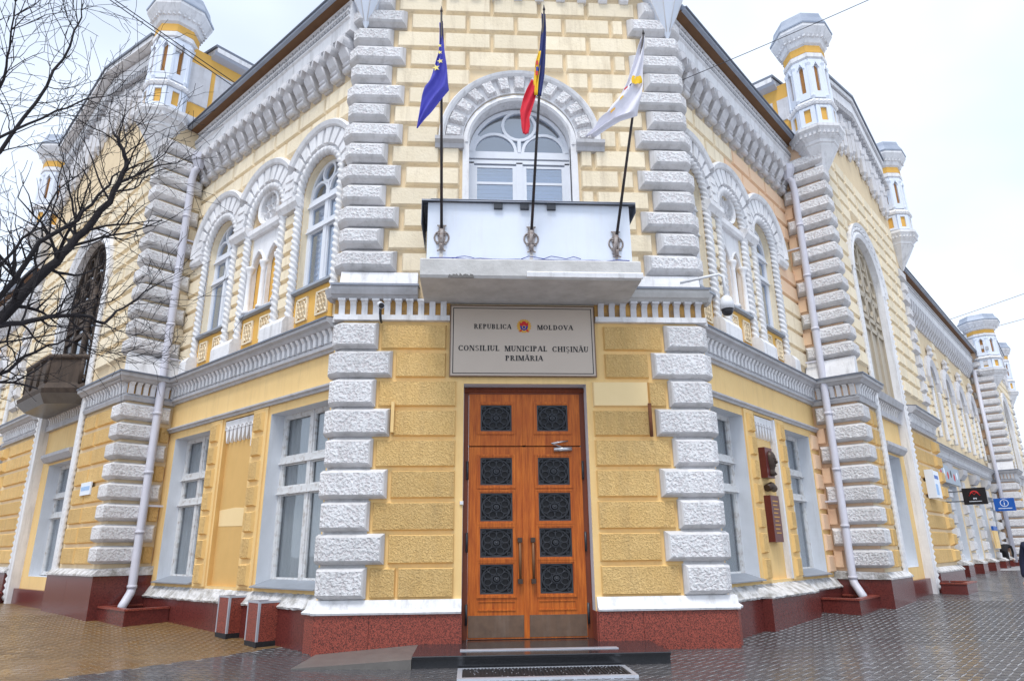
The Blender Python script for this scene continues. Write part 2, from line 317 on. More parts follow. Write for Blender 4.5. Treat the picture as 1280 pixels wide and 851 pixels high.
def arch_out(cu, hw, z0, zs, n=20, r=None):
    return [(cu-hw, z0), (cu+hw, z0)] + [(cu+hw*math.cos(PI*k/n), zs+(r or hw)*math.sin(PI*k/n)) for k in range(n+1)]

# ================================================================== the town hall
TH = thing('town_hall', (0, 0, -.14), 'ornate yellow and white two-storey corner building with rusticated stone blocks and turrets', 'building')

def wrap_block(path, sgn, D, h, b, mname, name):
    """stone that turns round a corner: path of plan points along the wall faces, height h about z=0"""
    P = [Vector((x, y)) for x, y in path]
    def off(e, t):
        q = []
        for k, p in enumerate(P):
            ds = []
            if k > 0: ds.append((P[k]-P[k-1]).normalized())
            if k < len(P)-1: ds.append((P[k+1]-P[k]).normalized())
            ns = [Vector((-d_.y, d_.x))*sgn for d_ in ds]
            if len(ns) == 1: o = ns[0]*e
            else: o = (ns[0]+ns[1])/(1+ns[0].dot(ns[1]))*e
            s = Vector((0, 0))
            if k == 0: s = ds[0]*t
            if k == len(P)-1: s = -ds[-1]*t
            q.append(p+o+s)
        return q
    mb = MB(CH); lay = []
    for e, t in ((-.05, 0), (D*.35, 0), (D*.86, b*.6), (D, b)):
        q = off(e, t); hz = h/2-t
        lay.append(([mb.pt(p.x, -p.y, -hz) for p in q], [mb.pt(p.x, -p.y, hz) for p in q]))
    n = len(P)
    for (a0, a1), (c0, c1) in zip(lay, lay[1:]):
        for k in range(n-1): mb.face((a0[k], a0[k+1], c0[k+1], c0[k])); mb.face((a1[k], a1[k+1], c1[k+1], c1[k]))
        mb.face((a0[0], a1[0], c1[0], c0[0])); mb.face((a0[-1], a1[-1], c1[-1], c0[-1]))
    c0, c1 = lay[-1]
    for k in range(n-1): mb.face((c0[k], c0[k+1], c1[k+1], c1[k]), mi=1)
    c0, c1 = lay[0]
    for k in range(n-1): mb.face((c0[k], c1[k], c1[k+1], c0[k+1]))
    return mb.mesh(name, mname)
def wrap_profile(path, sgn, prof):
    """moulding profile (offset, z) carried round a corner with mitres"""
    P = [Vector((x, y)) for x, y in path]; mb = MB(CH); rings = []
    for k, p in enumerate(P):
        ds = ([(P[k]-P[k-1]).normalized()] if k > 0 else [])+([(P[k+1]-P[k]).normalized()] if k < len(P)-1 else [])
        ns = [Vector((-d_.y, d_.x))*sgn for d_ in ds]; o = ns[0] if len(ns) == 1 else (ns[0]+ns[1])/(1+ns[0].dot(ns[1]))
        rings.append([mb.pt((p+o*e).x, -(p+o*e).y, z) for e, z in prof])
    m = len(prof)
    for a, b in zip(rings, rings[1:]):
        for k in range(m): mb.face((a[k], a[(k+1) % m], b[(k+1) % m], b[k]))
    mb.face(rings[0][::-1]); mb.face(rings[-1]); return mb

CX = 3.03
# ---- walls of the corner face
DOOR = rect(-1.0, 1.05, -.02, 3.95)
WIN = arch_out(0, .95, 5.72, 8.55, 28)
lower = MB(CH); wall(lower, rect(-CX, CX, -.5, 5.32), [DOOR], 0, 0)
lower.box(-CX, CX, -.34, -.33, 3.95, 5.3); lower.box(-CX, -1, -.34, -.33, -.5, 5.3); lower.box(1.05, CX, -.34, -.33, -.5, 5.3)
cw = obj('corner_wall', lower, 'yellow', TH)
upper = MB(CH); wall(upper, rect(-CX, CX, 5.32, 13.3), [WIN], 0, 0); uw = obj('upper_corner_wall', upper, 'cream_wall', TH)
for fr, dd in ((WL, .065), (WR, .234)):
    mb = MB(fr); mb.box(-.085, .17, -.4, dd, -.5, 5.32); obj('pier', mb, 'yellow', TH)
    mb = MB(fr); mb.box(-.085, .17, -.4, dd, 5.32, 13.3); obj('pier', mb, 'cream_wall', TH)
# ---- quoins turning the corner
GZ0, GP = .60, .489
UZ0, UP = 5.90, .43
wm = {}
for sx, fr in ((-1, WL), (1, WR)):
    uu = _uL if sx < 0 else _uR; c = Vector((sx*CX, 0, 0)); e = c+uu*.24
    for lvl, hh, D, b in (('g', GP-.035, .14, .06), ('u', UP-.04, .18, .095)):
        for wd, xin in (('n', 2.44), ('w', 2.19)):
            en = c+uu*(.16 if wd == 'n' else .24)
            wm[sx, lvl, wd] = wrap_block([(sx*xin, 0), (sx*CX, 0), (en.x, en.y)], 1 if sx < 0 else -1, D, hh, b, ('white_bevel', 'white_rough'), 'quoin')
    en = c+uu*.2
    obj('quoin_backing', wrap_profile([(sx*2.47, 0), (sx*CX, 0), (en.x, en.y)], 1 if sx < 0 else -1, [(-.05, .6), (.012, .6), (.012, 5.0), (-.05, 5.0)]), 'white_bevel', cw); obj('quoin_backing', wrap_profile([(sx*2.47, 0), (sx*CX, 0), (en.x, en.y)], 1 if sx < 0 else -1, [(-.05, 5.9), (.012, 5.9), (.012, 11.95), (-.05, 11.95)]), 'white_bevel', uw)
    for k in range(9): inst('quoin', wm[sx, 'g', 'n' if k % 2 == 0 else 'w'], cw, Matrix.Translation((0, random.uniform(-.012, .012), GZ0+GP*(k+.5))))
    for k in range(14): inst('quoin', wm[sx, 'u', 'w' if k % 2 == 0 else 'n'], uw, Matrix.Translation((0, random.uniform(-.012, .012), UZ0+UP*(k+.5))))
# ---- roughcast blocks of the ground floor
for sx in (-1, 1):
    for k in range(9):
        z0, z1 = GZ0+GP*k+.02, GZ0+GP*(k+1)-.03
        a = (2.40 if k % 2 == 0 else 2.14); i = 1.12 if k < 7 else 1.30
        if sx > 0: i = 1.15 if k < 7 else 1.38
        if sx < 0 and k == 0: segs = [(a, 2.0, 'yellow_rough'), (1.98, i, 'yellow_rough')]
        elif sx > 0 and k == 6: segs = [(a, 2.1, 'yellow_rough'), (2.1, i, 'yellow_patch')]
        else: segs = [(a, i, 'yellow_rough')]
        for p, q, mm in segs:
            lo, hi = sorted((sx*p, sx*q)); stone('ashlar_block', CH, lo, hi, z0, z1, .06 if mm == 'yellow_rough' else .062, .022, mm, cw)
# ---- dressed blocks of the upper floor
for k in range(14):
    z0, z1 = UZ0+UP*k+.012, UZ0+UP*(k+1)-.022
    E = 2.13 if k % 2 == 0 else 2.39
    zc = z0
    ex = 1.10 if zc < 8.4 else (math.sqrt(max(0, 1.5**2-(zc-8.6)**2)) if zc < 10.1 else 0)
    cuts = [-E]+[x for x in [-2.9+.95*j+(.475 if k % 2 else 0) for j in range(8)] if -E+.25 < x < E-.25]+[E]
    for a, b in zip(cuts, cuts[1:]):
        for lo, hi in ([(a, b)] if ex == 0 else [(a, min(b, -ex)), (max(a, ex), b)]):
            if hi-lo > .12: stone('ashlar_block', CH, lo+.012, hi-.012, z0, z1, .075, .042, 'cream', uw, st=.2)
# ---- granite plinth and its white ledge
for lo, hi in ((-3.17, -2.36), (-2.355, -.99), (1.07, 1.75), (1.755, 3.22)):
    obj('plinth_slab', MB(CH).box(lo, hi, -.3, .13, -.5, .40), 'granite', TH)
for fr in (WL, WR):
    obj('plinth_slab', MB(fr).box(-.02, .25, -.3, .13+(.065 if fr is WL else .234), -.5, .398), 'granite', TH)
obj('plinth_slab', MB(CH).box(1.045, 1.068, -.28, .1, -.5, .398), 'granite', TH); obj('plinth_slab', MB(CH).box(-1.02, -.992, -.28, .1, -.5, .398), 'granite', TH)
LP = [(-.05, .402), (.16, .402), (.17, .43), (.10, .47), (.05, .60), (-.05, .60)]
for lo, hi in ((-3.21, -1.0), (1.07, 3.26)): obj('ledge', MB(CH).prism(LP, lo, hi), 'white', TH)
for fr, k in ((WL, .065), (WR, .234)): obj('ledge', MB(fr).prism([(d+k, z-.002) for d, z in LP], -.03, .30), 'white', TH)

# ---- the pier capitals: band, dentils, moulded slab
for sx in (-1, 1):
    lo, hi = sorted((sx*1.25, sx*3.2))
    cap = obj('capital', MB(CH).box(lo, hi, -.1, .10, 5.03, 5.12), 'white', TH)
    obj('frieze', MB(CH).box(lo, hi, -.1, .035, 5.12, 5.40), 'stained_ochre', cap)
    sl, sh = sorted((sx*1.80, sx*3.25)) if sx < 0 else (1.84, 3.25)
    obj('slab', MB(CH).prism([(-.1, 5.40), (.12, 5.40), (.16, 5.44), (.2, 5.455), (.24, 5.53), (.25, 5.60), (.2, 5.615), (-.1, 5.66)], sl, sh), 'slab' if sx > 0 else 'grey_trim', cap)
    obj('flashing', MB(CH).prism([(-.05, 5.665), (.27, 5.625), (.275, 5.585), (.262, 5.585), (.258, 5.61), (-.05, 5.65)], sl-.01, sh+.02), 'lead', cap)
    obj('blocking_course', MB(CH).prism([(-.05, 5.64), (.17, 5.655), (.10, 5.89), (-.05, 5.89)], *sorted((sx*1.81, sx*3.12))), 'white', cap)
    fr = WL if sx < 0 else WR; k = .065 if sx < 0 else .234
    obj('slab', MB(fr).prism([(-.1, 5.402), (.12+k, 5.402), (.2+k, 5.455), (.25+k, 5.598), (-.1, 5.655)], -.12, .20), 'slab' if sx > 0 else 'grey_trim', cap)
    obj('band', MB(fr).box(-.08, .19, -.1, .10+k, 5.032, 5.118), 'white', cap)
    dm = MB(CH); dm.prism([(-.05, -.14), (.055, -.14), (.06, .03), (.10, .08), (.13, .14), (-.05, .14)], -.05, .05); dm.box(-.062, .062, 0, .14, .10, .139); dme = dm.mesh('dentil', 'white_dirt_shade' if sx > 0 else 'white')
    nD = 10
    for j in range(nD):
        x = sx*(1.36+j*(3.08-1.36)/(nD-1)); inst('dentil', dme, cap, Matrix.Translation((x, 0, 5.262)))

# ---- balcony
bal = obj('balcony', MB(CH).prism([(-.1, 5.36), (1.17, 5.36), (1.2, 5.40), (1.2, 5.66), (1.17, 5.69), (-.1, 5.69)], -1.69, 1.81), 'slab', TH, label='white concrete balcony with a plain parapet above the entrance door')
obj('slab_lip', MB(CH).prism([(1.195, 5.375), (1.225, 5.38), (1.235, 5.45), (1.22, 5.47), (1.195, 5.47)], -.02, 1.83), 'white', bal)
random.seed(3)
chip = MB(CH)
for j in range(7):
    x = -1.25+j*.055; chip.poly([(x, 5.357), (x+.075, 5.357), (x+.06, 5.38+random.uniform(0, .05)), (x+.015, 5.385+random.uniform(0, .05))], 1.19, 1.2015+random.uniform(.0, .006))
obj('broken_edge', chip, 'ramp_stone', bal)
par = MB(CH); par.box(-1.60, 1.70, 1.02, 1.10, 5.69, 6.71); par.box(-1.60, -1.53, 0, 1.02, 5.69, 6.71); par.box(1.63, 1.70, 0, 1.02, 5.69, 6.71)
obj('parapet', par, 'white_plain', bal)
cop = MB(CH); cop.prism([(.95, 6.77), (1.17, 6.735), (1.175, 6.705), (1.168, 6.705), (1.16, 6.72), (.95, 6.75)], -1.70, 1.80)
cop.box(-1.70, -1.50, 0, 1.0, 6.725, 6.755); cop.box(1.6, 1.80, 0, 1.0, 6.725, 6.755); cop.box(-1.70, -1.693, .1, 1.17, 6.30, 6.745); cop.box(1.795, 1.80, .4, 1.17, 6.56, 6.745)
obj('coping', cop, 'lead', bal); obj('coping_top', MB(CH).prism([(.95, 6.778), (1.178, 6.742), (1.178, 6.738), (.95, 6.772)], -1.55, 1.80), 'aluminium', bal)
for x in (-.46, -.03, .41): obj('bracket_end', MB(CH).box(x-.07, x+.07, 1.09, 1.155, 6.60, 6.702), 'iron', bal)
for x in (-1.37, .07, 1.45): obj('rust_run', MB(CH).poly([(x-.035, 5.70), (x+.02, 5.695), (x+.03, 5.80), (x+.012, 5.93), (x-.015, 5.90), (x-.03, 5.78)], 1.10, 1.1015), 'stain', bal)
lw = MB(CH); random.seed(5)
lw.tube([(-1.55+j*.2, 1.125+random.uniform(-.01, .02), 5.70+random.uniform(0, .02)) for j in range(17)], .008, 5)
lw.tube([(-.1+j*.12, 1.135+random.uniform(-.01, .03), 5.71+.06*math.sin(j*1.1)**2) for j in range(9)], .006, 5); lw.tube([(-1.2+j*.1, 1.13, 5.705+.05*math.sin(j*.8)) for j in range(5)], .005, 5)
obj('cable', lw, 'blue', bal)

# ---- upper arched window over the balcony
def bars(mb, items, d0, d1):
    for (u0, u1, z0, z1) in items: mb.box(u0, u1, d0, d1, z0, z1)
def tracery(mb, cu, zs, R, d0, d1, w):
    """two half rounds and a circle in the head of an arched window"""
    r = .45*R
    for sx in (-1, 1): mb.arc(cu+sx*.49*R, zs, [(r-w, d0), (r, d0), (r, d1-.004-.003*sx), (r-w, d1-.004-.003*sx)], 0, PI, 14)
    r2 = .36*R; mb.arc(cu, zs+.62*R, [(r2-w, d0), (r2, d0), (r2, d1+.004), (r2-w, d1+.004)], 0, 2*PI, 20)
    mb.arc(cu, zs, [(R-w*1.3, d0), (R, d0), (R, d1), (R-w*1.3, d1)], 0, PI, 24)
    mb.box(cu-w*.6, cu+w*.6, d0, d1+.008, zs, zs+.30*R)
    for sx in (-1, 1): mb.poly([(cu+sx*.93*R, zs+.0), (cu+sx*R, zs), (cu+sx*.9*R, zs+.42*R), (cu+sx*.78*R, zs+.36*R)], d0, d1-.012)
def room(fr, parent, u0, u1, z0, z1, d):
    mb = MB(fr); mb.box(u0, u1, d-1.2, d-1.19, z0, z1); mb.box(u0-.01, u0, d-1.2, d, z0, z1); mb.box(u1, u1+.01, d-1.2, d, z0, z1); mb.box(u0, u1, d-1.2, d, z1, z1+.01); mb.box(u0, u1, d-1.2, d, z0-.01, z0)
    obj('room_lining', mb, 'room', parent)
def curtain(fr, parent, u0, u1, z0, z1, d, m='curtain', n=40, amp=.03):
    mb = MB(fr); prev = None
    for k in range(n+1):
        u = u0+(u1-u0)*k/n; dd = d+amp*math.sin(k*1.9+u0*7)+amp*.5*math.sin(k*.73)
        a, b = mb.pt(u, dd, z0), mb.pt(u, dd, z1)
        if prev: mb.face((prev[0], a, b, prev[1]), True)
        prev = (a, b)
    obj('curtain', mb, m, parent)
rv = MB(CH); reveal(rv, WIN, .0, .3); obj('window_reveal', rv, 'white', TH)
d0, d1 = -.27, -.20
fm = MB(CH); tracery(fm, 0, 8.52, .95, d0, d1, .055)
bars(fm, [(-.95, .95, 8.27, 8.345), (-.95, .95, 8.385, 8.53), (-.95, -.86, 5.72, 8.3), (.86, .95, 5.72, 8.3), (-.06, .06, 5.72, 8.3)], d0, d1)
bars(fm, [(a, b, z, z+.05) for a, b in ((-.86, -.06), (.06, .86)) for z in (8.19, 7.84, 7.45, 6.9, 6.3)], d0+.012, d1-.018); bars(fm, [(-.86, -.80, 5.72, 8.2), (-.13, -.06, 5.72, 8.2), (.06, .13, 5.72, 8.2), (.80, .86, 5.72, 8.2)], d0+.01, d1-.015)
win = obj('window', fm, 'white_frame', TH, label='white arched window with round tracery above the balcony')
gm = MB(CH); wall(gm, [(p[0]*.97, p[1]) for p in arch_out(0, .95, 8.50, 8.52, 20)], [], -.235, 0); obj('pane', gm, 'glass_upper', win)
for a, b in ((-.80, -.13), (.13, .80)):
    for z0, z1 in ((7.89, 8.19), (7.50, 7.84), (6.95, 7.45), (6.35, 6.9)): obj('pane', MB(CH).box(a, b, -.238, -.234, z0, z1), 'glass_upper', win)
bl = MB(CH)
for j in range(26): bl.box(-.85, .85, -.36-.02*(j % 2), -.352, 6.2+j*.08, 6.2+j*.08+.07)
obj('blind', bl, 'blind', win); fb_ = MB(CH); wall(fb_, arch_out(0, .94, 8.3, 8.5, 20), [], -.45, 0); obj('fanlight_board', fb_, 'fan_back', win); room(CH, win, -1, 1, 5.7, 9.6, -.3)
# white surround, voussoirs and hood
sm = MB(CH); sm.arc(0, 8.55, [(.95, -.1), (1.07, -.1), (1.07, .05), (.99, .085), (.95, .05)], 0, PI, 32)
for sx in (-1, 1): sm.box(*sorted((sx*.95, sx*1.07)), -.1, .06, 5.72, 8.55)
obj('window_surround', sm, 'white', uw)
bk = MB(CH); bk.arc(0, 8.60, [(1.07, -.05), (1.46, -.05), (1.46, .05), (1.07, .05)], 0, PI, 32); obj('arch_backing', bk, 'white', uw)
def voussoirs(fr, cu, cz, r0, r1, n, D, parent, m='white', gap=.25, d0=.05, a0=0, a1=PI):
    for j in range(n):
        t0 = a0+(a1-a0)*(j+gap/2)/n; t1 = a0+(a1-a0)*(j+1-gap/2)/n; mb = MB(fr)
        q = [(r0, t0), (r1, t0), (r1, t1), (r0, t1)]; A = [mb.pt(cu+r*math.cos(t), d0, cz+r*math.sin(t)) for r, t in q]
        e = .03; dt = e/((r0+r1)/2)
        q2 = [(r0+e, t0+dt), (r1-e, t0+dt), (r1-e, t1-dt), (r0+e, t1-dt)]; B = [mb.pt(cu+r*math.cos(t), d0+D, cz+r*math.sin(t)) for r, t in q2]
        for k in range(4): mb.face((A[k], A[(k+1) % 4], B[(k+1) % 4], B[k]))
        mb.face(B); obj('voussoir', mb, m, parent)
voussoirs(CH, 0, 8.60, 1.10, 1.41, 13, .09, uw, 'white_rough')
hd = MB(CH); hd.arc(0, 8.60, [(1.40, .0), (1.52, .0), (1.52, .14), (1.49, .18), (1.44, .16), (1.40, .12)], 0, PI, 40); obj('hood_mould', hd, 'white', uw)
for sx in (-1, 1):
    obj('impost', MB(CH).prism([(-.05, 8.40), (.10, 8.40), (.12, 8.48), (.19, 8.53), (.19, 8.60), (-.05, 8.60)], *sorted((sx*1.05, sx*1.58))), 'grey_trim', uw)

# ---- row of small corbels above, the cornice of the corner and the cones of the corner turrets
ck = MB(CH).prism([(-.05, -.14), (.10, -.14), (.15, -.10), (.16, .0), (.21, .06), (.21, .18), (-.05, .18)], -.085, .085).mesh('corbel', 'white')
for j in range(11): inst('corbel', ck, uw, Matrix.Translation((-2.15+j*.43, 0, 11.98)))
obj('cornice', MB(CH).prism([(-.1, 12.25), (.24, 12.25), (.30, 12.4), (.30, 12.7), (.45, 12.8), (.5, 13.0), (-.1, 13.1)], -2.6, 2.6), 'white', TH)
obj('roof', MB(CH).prism([(.56, 13.01), (.56, 13.05), (-7, 15.6), (-7, 15.5), (-.1, 13.15)], -2.9, 2.9), 'roof_metal', TH)
def oct_profile(mb, cu, cd, prof, n=8): return mb.lathe(cu, cd, prof, n)
for sx in (-1, 1):
    t = obj('corner_turret', MB(CH).lathe(sx*2.98, .12, [(.02, 11.0), (.55, 12.30), (.56, 12.36), (.66, 12.5), (.70, 12.62), (.70, 12.72), (.58, 12.76), (.58, 14.6), (.7, 14.7), (.72, 14.9), (.1, 15.2)], 8), 'white_plain', TH)
    ff = MB(CH)
    for j in range(8):
        a = j*PI/4; ff.tube([(sx*2.98+.06*math.cos(a+PI/8), .12+.06*math.sin(a+PI/8), 11.12), (sx*2.98+.55*math.cos(a+PI/8), .12+.55*math.sin(a+PI/8), 12.31)], .014, 4)
    obj('cone_rib', ff, 'white', t)

# ---- entrance door
DD = -.25
rv = MB(CH); reveal(rv, rect(-1.0, 1.05, -.02, 3.95), .004, .3); obj('door_reveal', rv, 'reveal', TH)
fmb = MB(CH); fmb.box(-.998, -.915, DD-.08, DD-.01, -.01, 3.945); fmb.box(.965, 1.048, DD-.08, DD-.01, -.01, 3.945); fmb.box(-.915, .965, DD-.08, DD+.01, 3.83, 3.945); fmb.prism([(DD+.01, 3.85), (DD+.035, 3.87), (DD+.03, 3.90), (DD+.01, 3.93)], -.998, 1.048)
door = obj('door', fmb, 'wood_dark', TH, label='double wooden entrance door with black iron grilles')
def grille_mesh():
    mb = MB(CH); w, h = .262, .222
    for a, b, c, d in ((-w, w, -h, -h+.022), (-w, w, h-.022, h), (-w, -w+.022, -h+.022, h-.022), (w-.022, w, -h+.022, h-.022)): mb.box(a, b, 0, .022, c, d)
    sc = w/h
    def ring(cx, cz, r, t, n, d=.02):
        rs = []
        for k in range(n):
            a = 2*PI*k/n; ca, sa = math.cos(a), math.sin(a)
            rs.append([mb.pt(cx+(r+q)*ca*sc, e, cz+(r+q)*sa) for q, e in ((-t, 0), (-t*.5, d), (t*.5, d), (t, 0))])
        for k in range(n):
            p, q = rs[k], rs[(k+1) % n]
            for j in range(3): mb.face((p[j], p[j+1], q[j+1], q[j]))
    ring(0, 0, .195, .012, 24); ring(0, 0, .062, .012, 14, .03); ring(0, 0, .03, .016, 8, .045); mb.lathe(0, .02, [(.02, -.02), (.02, .02)], 6)
    for k in range(8):
        a = PI/8+k*PI/4; ring(.128*math.cos(a)*sc, .128*math.sin(a), .052, .008, 10, .016)
        b = k*PI/4; mb.tube([(.06*math.cos(b)*sc, .012, .06*math.sin(b)), (.19*math.cos(b)*sc, .012, .19*math.sin(b))], .008, 4)
    for sx in (-1, 1):
        for sz in (-1, 1): ring(sx*.205, sz*.172, .026, .009, 8); mb.tube([(sx*.15, .01, sz*.125), (sx*.25, .01, sz*.21)], .009, 4)
    mb.lathe(0, .03, [(.026, -.012), (.03, 0), (.018, .014)], 8)
    me = mb.mesh('grille', 'iron'); return me
GM = grille_mesh()  # shared by all ten grilles
def leaf(name, u0, u1, z0, z1, panes, lab=None):
    """framed leaf: stiles and rails leave openings filled by a dark pane behind an iron grille"""
    mb = MB(CH); holes = [rect(c-.262, c+.262, z-.222, z+.222) for c, z in panes]
    wall(mb, rect(u0, u1, z0, z1), holes, DD, .05); mb.box(u0, u1, DD-.062, DD-.058, z0, z1)
    e = mb; e.box(u0, u0+.001, DD-.06, DD, z0, z1); e.box(u1-.001, u1, DD-.06, DD, z0, z1)
    o = obj(name, mb, 'door_wood', TH if False else door)
    for c, z in panes:
        bm_ = MB(CH)
        for r0, r1, dd in ((.262, .285, .012), (.285, .315, .022)):
            k = .04
            for a, b, p, q in ((-r1, r1, -r1+k, -r0+k), (-r1, r1, r0-k, r1-k), (-r1, -r0, -r0+k, r0-k), (r0, r1, -r0+k, r0-k)):
                if r1 > .33 and u1-u0 < .7: continue
                bm_.box(c+a, c+b, DD-.01, DD+dd, z+p, z+q)
        obj('pane_moulding', bm_, 'door_wood', o)
        inst('grille', GM, o, Matrix.Translation((c, -(DD-.035), z)))
        obj('pane', MB(CH).box(c-.262, c+.262, DD-.056, DD-.052, z-.222, z+.222), 'rubber', o)
    return o
PZ = (2.535, 1.965, 1.41, .865)
for sx, (u0, u1, pc) in ((-1, (-.913, -.012, -.455)), (1, (.038, .963, .495))):
    lf = leaf('door_leaf', u0, u1, .0, 2.935, [(pc, z) for z in PZ])
    leaf('transom_leaf', u0, u1, 2.955, 3.828, [(pc, 3.42)])
    kp = MB(CH); kp.box(u0+.012, u1-.012, DD-.02, DD+.006, .02, .335); obj('kick_plate', kp, 'kick', lf)
    rl = MB(CH); rl.box(pc-.30, pc+.30, DD-.01, DD+.012, .40, .42); rl.box(pc-.30, pc+.30, DD-.01, DD+.012, .53, .545); rl.box(pc-.30, pc-.285, DD-.01, DD+.012, .42, .53); rl.box(pc+.285, pc+.30, DD-.01, DD+.012, .42, .53); obj('lower_panel', rl, 'door_wood', lf)
    hx = -.085 if sx < 0 else .125
    hb = MB(CH); hb.tube([(hx, DD+.075, .83), (hx, DD+.08, 1.14), (hx, DD+.075, 1.45)], .022, 10, rr=[.018, .026, .018]); h = obj('handle', hb, 'brass', lf)
    for z in (.83, 1.45): obj('handle_mount', MB(CH).box(hx-.035, hx+.035, DD, DD+.10, z-.035, z+.035), 'bronze', h)
    for z in (2.55, 1.42, .35): obj('hinge', MB(CH).tube([(u0-.015 if sx < 0 else u1+.015, DD+.012, z-.15), (u0-.015 if sx < 0 else u1+.015, DD+.012, z+.15)], .02, 8), 'iron', lf)
obj('cover_strip', MB(CH).box(-.03, .055, DD-.02, DD+.018, .0, 2.93), 'door_wood', door); obj('cover_strip', MB(CH).box(-.012, .038, DD-.02, DD+.012, 2.96, 3.828), 'door_wood', door)
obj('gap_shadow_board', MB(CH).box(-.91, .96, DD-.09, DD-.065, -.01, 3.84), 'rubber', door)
dc = obj('door_closer', MB(CH).tube([(.50, DD+.045, 2.885), (.80, DD+.045, 2.895)], .04, 10), 'steel', door); obj('closer_arm', MB(CH).tube([(.62, DD+.06, 2.93), (.46, DD+.10, 2.975), (.74, DD+.03, 3.03)], .016, 6), 'steel', dc)
obj('bell_push', MB(CH).bev(-1.045, -.985, 0, .03, 1.985, 2.045, .006), 'plastic_white', TH)
obj('old_pin', MB(CH).box(-2.17, -2.12, .0, .12, 3.12, 3.62), 'yellow', TH); obj('old_pin', MB(CH).tube([(2.08, .12, 3.05), (2.08, .12, 3.60)], .03, 6), 'rust', TH)

# ================================================================== the two wings next to the corner
def lath_window(fr, u0, u1, z0, z1, d, parent, splits, m='old_paint', mid=None, cur=True, lab=None, glass='glass', arched=None):
    """casement window of paired lights; splits = heights of the cross bars"""
    mb = MB(fr); t = .07; d0, d1 = d-.05, d+.03; mid = (u0+u1)/2 if mid is None else mid
    top = arched if arched else z1
    bars(mb, [(u0, u0+t, z0, top), (u1-t, u1, z0, top), (u0+t, u1-t, z0, z0+t)], d0, d1)
    if not arched: mb.box(u0+t, u1-t, d0, d1, z1-t, z1)
    zs = [z0]+list(splits)+[top]
    for z in splits: mb.box(u0, u1, d0-.005, d1+.02, z-.055, z+.055); mb.box(u0-.0, u1, d1, d1+.045, z-.065, z-.045)
    mb.box(mid-.055, mid+.055, d0+.004, d1+.012, z0, top)
    for a, b in zip(zs, zs[1:]):
        for p, q in ((u0+t, mid-.055), (mid+.055, u1-t)):
            lo, hi = a+.055, b-.055
            bars(mb, [(p, p+.035, lo, hi), (q-.035, q, lo, hi), (p+.035, q-.035, lo, lo+.035), (p+.035, q-.035, hi-.035, hi)], d0+.015, d1-.012)
    if arched: tracery(mb, (u0+u1)/2, arched, (u1-u0)/2, d0, d1, .05)
    w = obj('window', mb, m, parent, label=lab)
    for a, b in zip(zs, zs[1:]):
        for p, q in ((u0+t, mid-.055), (mid+.055, u1-t)): obj('pane', MB(fr).box(p+.03, q-.03, d-.02, d-.016, a+.08, b-.08), glass, w)
    if arched:
        g = MB(fr); wall(g, arch_out((u0+u1)/2, (u1-u0)/2*.97, arched-.02, arched, 18), [], d-.018, 0); obj('pane', g, glass, w)
    if cur:
        wd = (u1-u0); curtain(fr, w, u0+.02, u0+wd*.49, z0, top, d-.10); curtain(fr, w, u0+wd*.56, u1-.02, z0, top, d-.12)
    if arched:
        fb_ = MB(fr); wall(fb_, arch_out((u0+u1)/2, (u1-u0)/2-.01, arched-.1, arched, 16), [], d-.2, 0); obj('fanlight_board', fb_, 'fan_back', w)
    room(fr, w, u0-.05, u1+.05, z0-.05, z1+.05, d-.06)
    return w
def rosette_mesh():
    mb = MB(CH)
    def rg(cx, cz, r, t, n, d=.04): mb.arc(cx, cz, [(r-t, 0), (r, d), (r+t, 0)], 0, 2*PI, n)
    w = .2
    for a, b, c, d in ((-w, w, -w, -w+.028), (-w, w, w-.028, w), (-w, -w+.028, -w, w), (w-.028, w, -w, w)): mb.box(a, b, 0, .035, c, d)
    rg(0, 0, .15, .018, 16); rg(0, 0, .05, .018, 10)
    for k in range(6): a = k*PI/3; rg(.1*math.cos(a), .1*math.sin(a), .045, .013, 8)
    for sx in (-1, 1):
        for sz in (-1, 1): mb.tube([(sx*.10, .02, sz*.10), (sx*.19, .02, sz*.19)], .016, 5)
    return mb.mesh('rosette', 'cream')
ROS = rosette_mesh()
def corbel_mesh(w):
    mb = MB(CH)
    mb.prism([(-.05, 0), (.05, 0), (.10, .05), (.13, .10), (.13, .17), (.17, .20), (.25, .28), (.31, .42), (.34, .56), (.34, .76), (-.05, .76)], -w*.27, w*.27)
    mb.arc(0, .56, [(0.0, .05), (w*.38, .05), (w*.42, .25), (w*.36, .39), (0.0, .43)], -.25*PI, 1.25*PI, 14)
    for sx in (-1, 1): mb.tube([(sx*w*.27, .09, .12), (sx*w*.27, .20, .26), (sx*w*.27, .30, .42)], .025, 6)
    # scroll at the foot
    for sx in (-1, 1): mb.arc(0, 0, [(0, 0)]*3, 0, .1, 1) if False else None
    mb.tube([(-w*.31, .12, .08), (w*.31, .12, .08)], .075, 10); mb.tube([(-w*.25, .17, .17), (w*.25, .17, .17)], .045, 8)
    return mb.mesh('corbel', 'white_dirt_shade')
CORB = corbel_mesh(.40)
def dentil_row(fr, u0, u1, sp, w, d0, d1, z0, z1, m, parent, cap=True):
    mb = MB(fr); n = max(1, int((u1-u0)/sp)); s = (u1-u0)/n
    for j in range(n):
        u = u0+(j+.5)*s; mb.prism([(d0, z0), (d0+(d1-d0)*.45, z0), (d0+(d1-d0)*.5, z0+(z1-z0)*.6), (d1, z1), (d0, z1)], u-w/2, u+w/2)
    return obj('dentils', mb, m, parent, kind='stuff')
